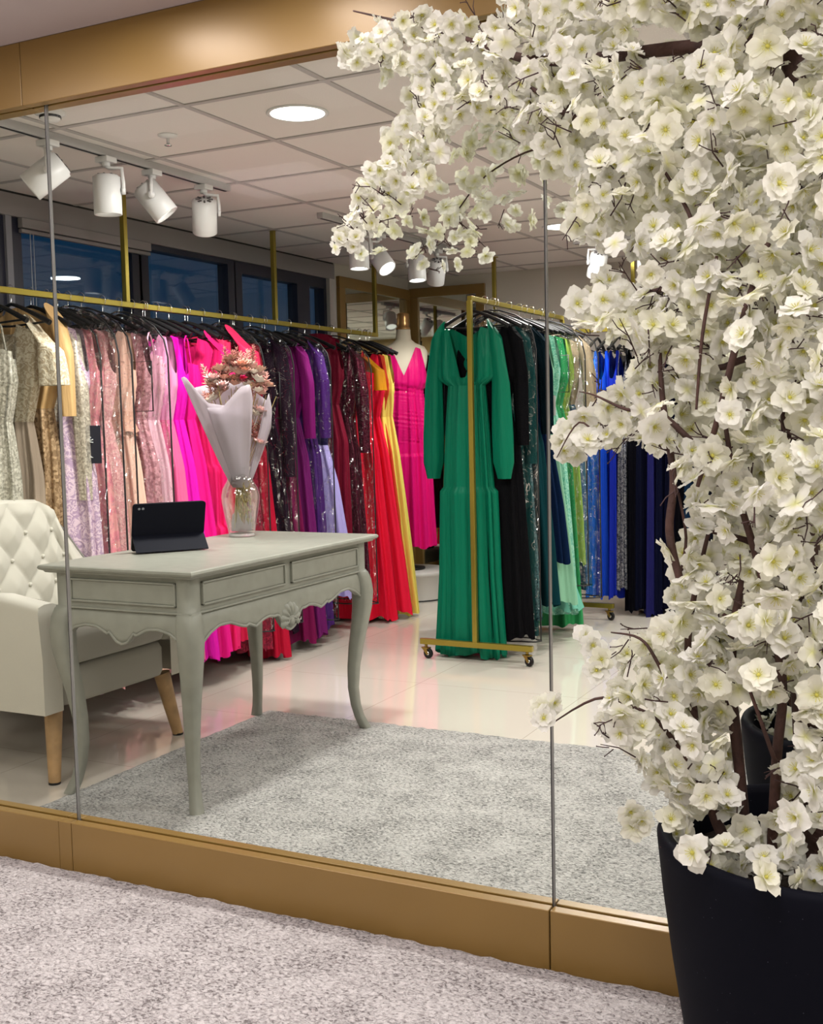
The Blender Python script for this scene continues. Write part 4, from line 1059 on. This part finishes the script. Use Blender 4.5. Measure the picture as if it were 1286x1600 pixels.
# ================================================================ BLOSSOM TREE IN THE BLACK PLANTER
PX, PY = -.24, 2.0
POT = plain('black speckled stone planter', (.010, .011, .016), .65, spec=.07)
_nt = POT.node_tree; _b = _nt.nodes['Principled BSDF']
_tc = N(_nt, 'ShaderNodeTexCoord'); _v = N(_nt, 'ShaderNodeTexVoronoi'); _v.inputs['Scale'].default_value = 75
_rp = N(_nt, 'ShaderNodeValToRGB'); _rp.color_ramp.elements[0].position = .035; _rp.color_ramp.elements[0].color = (.10, .11, .14, 1)
_rp.color_ramp.elements[1].position = .06; _rp.color_ramp.elements[1].color = (.0035, .004, .008, 1)
_nt.links.new(_tc.outputs['Object'], _v.inputs['Vector']); _nt.links.new(_v.outputs['Distance'], _rp.inputs[0]); _nt.links.new(_rp.outputs[0], _b.inputs['Base Color'])
planter = thing('planter', 'large black speckled round planter in front of the gold plinth', 'planter', (PX, PY, 0))
MB().lathe([(0, .002), (.185, .002), (.195, .01), (.225, .15), (.248, .30), (.264, .42), (.272, .50), (.274, .522), (.270, .532), (.262, .535), (.252, .531), (.249, .52), (.246, .46)], n=80).build('pot', POT, planter)
MB().lathe([(.248, .462), (.12, .475), (0, .48)], n=40).build('soil', plain('dark moss soil', (.022, .014, .010), .95, bump=.8, bscale=70), planter)

BARK = plain('dark reddish bark', (.060, .026, .020), .75, bump=.5, bscale=60, var=.35, vscale=25)
TWIG = plain('dark twig', (.045, .018, .018), .7)
PETAL, _nt, _b = newmat('white silk petal'); setp(_b, rough=.75, spec=.15)
_at = N(_nt, 'ShaderNodeAttribute'); _at.attribute_name = 'Col'
_nt.links.new(_at.outputs['Color'], _b.inputs['Base Color'])
_tl = N(_nt, 'ShaderNodeBsdfTranslucent'); _mx = N(_nt, 'ShaderNodeMixShader'); _mx.inputs[0].default_value = .38
_nt.links.new(_at.outputs['Color'], _tl.inputs[0]); _nt.links.new(_b.outputs[0], _mx.inputs[1]); _nt.links.new(_tl.outputs[0], _mx.inputs[2])
_nt.links.new(_mx.outputs[0], _nt.nodes['Material Output'].inputs[0])
POLLEN = plain('yellow green flower centre', (.58, .54, .10), .7)

def blossom_template(seed, full=True):
    R = random.Random(seed); V = []; Fc = []; Cc = []
    def petal(an, tilt, L, W, cup, warm):
        o = len(V); nu, nv = 5, 4
        tw = R.uniform(-.25, .25)
        for j in range(nv+1):
            u = j/nv
            wd = W*(sin(PI*(.045+.66*u)))**1.15
            for i in range(nu):
                s = i/(nu-1)*2-1
                l = L*u*(1-.27*(abs(s)**2.2)*u*u) - (L*.09*max(0, 1-abs(s)*2.2) if j == nv else 0)
                x_ = l; y_ = s*wd*.5
                z_ = cup*L*(u**2) - cup*.6*L*u**3*1.1 + .10*wd*(s*s)*(1-u*.6) + .09*L*sin(s*4.5+seed+an*3)*u + tw*y_*u
                ct, st_ = cos(tilt), sin(tilt)
                X_, Z_ = x_*ct - z_*st_, x_*st_ + z_*ct
                V.append((X_*cos(an)-y_*sin(an), X_*sin(an)+y_*cos(an), Z_))
                k = max(0, 1-u*2.6)
                Cc.append((lerp(.90, .80, k), lerp(.892, .80, k), lerp(.85*(1-warm*1.6), .36, k), 1))
        for j in range(nv):
            for i in range(nu-1):
                a_ = o+j*nu+i; Fc.append((a_, a_+1, a_+nu+1, a_+nu))
    warm = R.uniform(0, .07)
    n1 = R.choice((5, 6, 6)); n2 = R.choice((4, 5, 5)) if full else 0
    for k in range(n1): petal(2*PI*k/n1+R.uniform(-.15, .15), R.uniform(-.20, .35), R.uniform(.46, .58), R.uniform(.40, .47), R.uniform(-.25, .35), warm)
    for k in range(n2): petal(2*PI*k/n2+.5+R.uniform(-.2, .2), R.uniform(.15, .80), R.uniform(.33, .45), R.uniform(.34, .42), R.uniform(-.2, .3), warm)
    CV, CF = [], []
    n = 8
    CV.append((0, 0, .09)); 
    for r_, z_ in ((.028, .08), (.05, .05), (.045, .015)):
        for k in range(n): CV.append((r_*cos(2*PI*k/n), r_*sin(2*PI*k/n), z_))
    for k in range(n): CF.append((0, 1+k, 1+(k+1) % n))
    for q in range(2):
        for k in range(n): CF.append((1+q*n+k, 1+(q+1)*n+k, 1+(q+1)*n+(k+1) % n, 1+q*n+(k+1) % n))
    for k in range(9):
        an = 2*PI*k/9+.2; o = len(CV); r0, r1 = .03, R.uniform(.09, .15); zt = R.uniform(.13, .20)
        CV += [(r0*cos(an), r0*sin(an), .06), (r0*cos(an+.25), r0*sin(an+.25), .06), (r1*cos(an+.08), r1*sin(an+.08), zt), (r1*cos(an-.05), r1*sin(an-.05), zt)]
        CF.append((o, o+1, o+2, o+3))
    return np.array(V), Fc, np.array(Cc), np.array(CV), CF
TPL = [blossom_template(s) for s in range(11)]
def petal_mesh(name, V, Fc, Cc, mats, mi=None):
    me = bpy.data.meshes.new(name); me.from_pydata([tuple(v) for v in V], [], Fc)
    for m_ in mats: me.materials.append(m_)
    ca = me.color_attributes.new('Col', 'FLOAT_COLOR', 'POINT'); ca.data.foreach_set('color', np.asarray(Cc, dtype=np.float32).ravel())
    me.polygons.foreach_set('use_smooth', [True]*len(Fc))
    if mi is not None: me.polygons.foreach_set('material_index', mi)
    me.update(); return me
TM = [(petal_mesh('blossom', t[0], t[1], t[2], [PETAL]), petal_mesh('flower_center', t[3], t[4], np.ones((len(t[3]), 4)), [POLLEN])) for t in TPL]

def inside(p, poly):
    x_, y_ = p; c_ = False; n = len(poly)
    for i in range(n):
        (x1, y1), (x2, y2) = poly[i], poly[i-1]
        if (y1 > y_) != (y2 > y_) and x_ < (x2-x1)*(y_-y1)/(y2-y1)+x1: c_ = not c_
    return c_
CROWN = [(530,88),(548,62),(585,45),(600,22),(640,28),(668,18),(700,35),(735,22),(765,48),(785,20),(790,-40),(1330,-40),(1330,1380),(1215,1378),(1150,1368),(1100,1352),(1070,1335),(1042,1305),(1050,1285),(1040,1262),(1052,1240),(1022,1222),(1000,1190),(975,1170),(950,1150),(942,1120),(958,1095),(990,1078),(1010,1062),(985,1052),(962,1040),(957,1012),(985,994),(1010,1002),(1045,985),(1058,950),(1050,925),(1068,905),(1050,885),(1042,850),(1032,830),(1048,800),(1038,765),(1054,735),(1042,705),(1010,690),(980,680),(960,690),(940,698),(915,692),(900,712),(876,710),(872,682),(890,665),(908,655),(908,625),(945,622),(985,602),(988,575),(1010,562),(1018,538),(985,528),(958,518),(930,500),(905,506),(885,494),(908,462),(935,455),(928,432),(960,434),(990,450),(1015,440),(1010,405),(985,393),(950,383),(912,370),(898,345),(908,310),(892,288),(862,265),(838,240),(815,200),(790,185),(745,170),(705,195),(688,245),(670,285),(642,298),(625,330),(600,345),(580,362),(560,380),(542,396),(522,388),(532,365),(545,345),(550,320),(566,300),(572,270),(587,245),(597,215),(622,190),(647,175),(640,150),(655,130),(650,105),(600,95),(565,105)]
GAPS = [[(1000,48),(1045,35),(1105,62),(1095,85),(1010,88)], [(1148,1100),(1195,1085),(1205,1180),(1200,1275),(1162,1268),(1158,1180)], [(1215,1090),(1240,1080),(1240,1160),(1222,1180)], [(1130,880),(1150,870),(1150,930),(1132,935)], [(1118,560),(1150,540),(1165,575),(1130,590)], [(1250,1290),(1280,1270),(1284,1350),(1255,1350)], [(1222,75),(1258,85),(1250,130),(1225,118)], [(1040,742),(1068,760),(1066,850),(1048,860)], [(1216,640),(1240,640),(1236,690),(1212,690)], [(1085,1290),(1110,1250),(1128,1300),(1108,1325)], [(1160,800),(1180,800),(1172,870),(1160,860)], [(1195,1225),(1215,1225),(1215,1335),(1200,1335)]]
def crown_depth(px, py):
    y_ = interp(px, [(520, 2.21), (700, 2.15), (850, 2.08), (1000, 1.98), (1150, 1.90), (1286, 1.86)])
    if py > 950: y_ = lerp(y_, min(y_, 1.90), min(1, (py-950)/200))
    return y_
R3 = random.Random(11)
tree = thing('blossom_tree', 'white artificial cherry blossom tree rising from the black planter, right foreground', 'blossom tree', (PX, PY, .475))
def loc3(px, py, Y): return at_y(px, py, Y) - Vector((PX, PY, .475))
FL = []      # (position, normal, diameter, layer)
def scatter(step, jit, layer, dd, sizes, tries):
    pts = []; cell = {}
    for _ in range(tries):
        p = (R3.uniform(515, 1325), R3.uniform(-35, 1385))
        if not inside(p, CROWN): continue
        if any(inside((p[0]+dx_, p[1]+dy_), g_) for g_ in GAPS for dx_, dy_ in ((0, 0), (18, 0), (-18, 0), (0, 18), (0, -18))): continue
        st = step * (interp(p[0], [(520, .74), (800, .86), (1000, 1)]))
        key = (int(p[0]//40), int(p[1]//40)); ok = True
        for a_ in (-1, 0, 1):
            for b_ in (-1, 0, 1):
                for q in cell.get((key[0]+a_, key[1]+b_), ()):
                    if (q[0]-p[0])**2+(q[1]-p[1])**2 < st*st: ok = False; break
                if not ok: break
            if not ok: break
        if not ok: continue
        cell.setdefault(key, []).append(p); pts.append(p)
    for p in pts:
        Y = crown_depth(*p)+dd+R3.gauss(0, jit); Y = min(Y, 2.325)
        P3 = at_y(p[0], p[1], Y)
        tocam = (CP-P3).normalized()
        nrm = (tocam*R3.uniform(.15, 1.0) + Vector((R3.gauss(0, .62), R3.gauss(0, .5), R3.gauss(-.05, .62)))).normalized()
        sz = R3.uniform(*sizes)*interp(p[0], [(520, .80), (800, .90), (1000, 1)])
        FL.append((P3-Vector((PX, PY, .475)), nrm, sz, layer, p))
scatter(28, .045, 0, -.06, (.050, .068), 26000)
scatter(25, .05, 1, .04, (.050, .068), 30000)
scatter(31, .05, 2, .13, (.050, .066), 18000)
for px, py in ((848,1105),(866,1098),(850,1122),(985,1268),(1003,1282),(990,1290),(926,1008),(940,1030),(915,995),(932,1048),(880,690),(885,708),(905,680),(955,1092),(968,1075)):
    P3 = at_y(px, py, crown_depth(px, py)-.02); tocam = (CP-P3).normalized()
    FL.append((P3-Vector((PX, PY, .475)), (tocam+Vector((R3.gauss(0, .5), R3.gauss(0, .5), R3.gauss(0, .5)))).normalized(), R3.uniform(.048, .058), 0, (px, py)))
def flower_matrix(P3, nrm, sz):
    M = look_matrix(nrm) @ Matrix.Rotation(R3.uniform(0, 6.28), 3, 'Z') @ Matrix.Scale(sz, 3)
    M = M.to_4x4(); M.translation = P3; return M
front = [i for i, f in enumerate(FL) if f[3] == 0 and 0 < f[4][0] < 1270 and 10 < f[4][1] < 1370]
front.sort(key=lambda i: FL[i][0].y - FL[i][2]*6 + R3.uniform(0, .25))
chosen = set(front[:100])
VV, FF, CC, MI = [], [], [], []; off = 0
for i, (P3, nrm, sz, layer, p) in enumerate(FL):
    M = flower_matrix(P3, nrm, sz); k = i % 11; t_ = TPL[k]
    if i in chosen:
        o = bpy.data.objects.new('blossom', TM[k][0]); COL.objects.link(o); o.parent = tree; o.matrix_local = M
        c_ = bpy.data.objects.new('flower_center', TM[k][1]); COL.objects.link(c_); c_.parent = o
        continue
    A = np.array(M)
    for vs_, fs_, cc_, mi_ in ((t_[0], t_[1], t_[2], 0), (t_[3], t_[4], np.ones((len(t_[3]), 4)), 1)):
        VV.append(vs_ @ A[:3, :3].T + A[:3, 3]); FF += [tuple(a_+off for a_ in f) for f in fs_]; CC.append(cc_); MI += [mi_]*len(fs_); off += len(vs_)
me = petal_mesh('blossoms', np.concatenate(VV), FF, np.concatenate(CC), [PETAL, POLLEN], MI)
o = bpy.data.objects.new('blossom_mass', me); COL.objects.link(o); o.parent = tree; o['kind'] = 'stuff'
# trunk, limbs, twigs
def smooth(pts, n=5):
    out = []; k = len(pts)
    for i in range(k-1):
        p0, p1, p2, p3 = pts[max(i-1, 0)], pts[i], pts[i+1], pts[min(i+2, k-1)]
        for j in range(n):
            t_ = j/n
            out.append(tuple(.5*(2*b_+(c_-a_)*t_+(2*a_-5*b_+4*c_-d_)*t_**2+(3*b_-a_-3*c_+d_)*t_**3) for a_, b_, c_, d_ in zip(p0, p1, p2, p3)))
    out.append(pts[-1]); return out
def limb(pts, nm='branch', mat=BARK, n=8):
    q = smooth([tuple(loc3(a_, b_, c_+(.045 if c_ < 1.94 else 0)))+(r_*(.85 if nm == 'branch' else 1),) for a_, b_, c_, r_ in pts])
    return MB().tube([v[:3] for v in q], [max(.0008, v[3]) for v in q], n).build(nm, mat, tree)
limb([(1284,1340,2.0,.034),(1266,1100,1.99,.031),(1252,800,1.98,.027),(1240,550,1.99,.025),(1234,300,2.0,.023),(1240,110,1.98,.02),(1262,-60,1.96,.017)], 'trunk', n=14)
limb([(1236,60,1.98,.02),(1150,70,2.0,.017),(1050,76,2.03,.0145),(845,95,2.08,.011),(700,52,2.15,.005),(552,17,2.19,.002)])
limb([(1234,280,2.0,.018),(1050,235,2.02,.013),(905,188,2.06,.009),(850,150,2.08,.006),(800,120,2.1,.003)])
limb([(950,205,2.06,.008),(880,175,2.10,.006),(800,150,2.14,.004),(720,165,2.17,.003),(650,225,2.20,.0025),(600,300,2.21,.002),(540,378,2.22,.0015)])
limb([(1240,450,1.98,.014),(1120,430,1.95,.008),(1010,458,1.98,.005),(945,458,2.0,.003),(890,485,2.03,.0015)])
limb([(1120,400,1.80,.003),(1098,520,1.80,.0035),(1088,640,1.80,.0025)])
limb([(1200,380,1.80,.006),(1175,450,1.79,.006),(1150,540,1.79,.007),(1120,660,1.80,.006),(1090,760,1.82,.004)])
limb([(1062,905,1.84,.008),(1046,830,1.84,.0085),(1052,745,1.85,.0075),(1035,620,1.87,.006),(1030,520,1.88,.003)])
limb([(1063,900,1.85,.0035),(1072,840,1.85,.003),(1060,770,1.86,.0025)])
limb([(1140,1330,1.94,.012),(1112,1260,1.90,.012),(1090,1160,1.87,.010),(1075,1020,1.86,.008),(1085,930,1.86,.006),(1110,820,1.86,.004)])
limb([(1205,1345,1.95,.011),(1214,1180,1.86,.010),(1222,1060,1.85,.009),(1190,900,1.85,.008),(1150,760,1.85,.006),(1130,640,1.86,.004)])
limb([(1170,1340,1.96,.010),(1150,1150,1.90,.012),(1140,1060,1.89,.012),(1150,960,1.88,.009),(1170,860,1.88,.005)])
limb([(1215,1200,1.85,.005),(1190,1130,1.82,.004),(1165,1060,1.82,.003)])
limb([(1110,1250,1.90,.007),(1040,1140,1.85,.005),(990,1105,1.86,.004),(930,1092,1.88,.003),(845,1142,1.90,.001)])
limb([(1090,1160,1.87,.006),(1030,1040,1.84,.004),(1000,998,1.84,.003),(955,988,1.86,.0015)])
limb([(1090,700,1.85,.007),(1030,645,1.84,.005),(980,640,1.84,.0035),(930,618,1.86,.002),(905,612,1.87,.001)])
limb([(940,690,1.90,.002),(905,660,1.9,.002),(870,715,1.92,.001)])
limb([(1250,600,1.98,.012),(1180,560,1.9,.008),(1120,575,1.88,.006),(1060,560,1.9,.003)])
limb([(1252,900,1.98,.012),(1180,850,1.9,.007),(1110,830,1.87,.004)])
limb([(1262,1080,1.98,.013),(1200,1010,1.9,.007),(1130,960,1.87,.004)])
limb([(1284,1330,1.99,.014),(1275,1260,1.92,.012),(1290,1150,1.88,.008)])
limb([(1240,200,1.98,.012),(1150,150,1.92,.007),(1060,170,1.9,.004),(960,130,1.95,.002)])
limb([(1090,380,1.84,.003),(1075,330,1.84,.004),(1040,270,1.85,.003)])
tw = MB(); tw2 = []
sites = [f for f in FL if f[3] == 1]; R3.shuffle(sites)
def twig_spray(P3, d, L, mb):
    d = d.normalized(); ax = d.orthogonal().normalized(); bx_ = d.cross(ax)
    tip = P3+d*L; mid = P3+d*L*.5+ax*R3.uniform(-.12, .12)*L
    mb.tube([P3, mid, tip], [.0014, .0012, .0007], 5)
    for k in range(R3.choice((2, 3, 4))):
        s0 = lerp(.25, .9, R3.random()); b0 = P3+d*L*s0
        dd_ = (d*R3.uniform(.6, 1.1)+ax*R3.gauss(0, .6)+bx_*R3.gauss(0, .6)).normalized()
        e_ = b0+dd_*L*R3.uniform(.2, .5)
        mb.tube([b0, b0.lerp(e_, .55)+ax*R3.uniform(-.06, .06)*L, e_], [.0011, .0010, .0008], 5)
        mb.lathe([(0, .0018), (.0016, 0), (0, -.0018)], c=tuple(e_), n=6)
for k, f in enumerate(sites[:260]):
    P3 = f[0]; tocam = (CP-(P3+Vector((PX, PY, .475)))).normalized()
    d = (Vector((R3.gauss(-.3, .7), R3.gauss(0, .5), R3.gauss(0, .7))) + tocam*.55)
    st = P3 - d.normalized()*.015 + tocam*.045 + Vector((R3.gauss(0, .012), 0, R3.gauss(0, .012)))
    twig_spray(st, d, R3.uniform(.045, .085)*interp(f[4][0], [(520, .75), (1000, 1)]), tw)
tag(tw.build('twigs', TWIG, tree), kind='stuff')
# reflection of tree and planter, added as mirrored copies behind the glass
t2 = copy_tree(tree); t2.location.y = 2*GY-PY; t2.scale = (1, -1, 1)
t2['label'] = 'reflection of the white blossom tree, added as a mirrored copy behind the panes'
p2 = copy_tree(planter); p2.location.y = 2*GY-PY
p2['label'] = 'reflection of the black planter, added as a copy behind the glass'
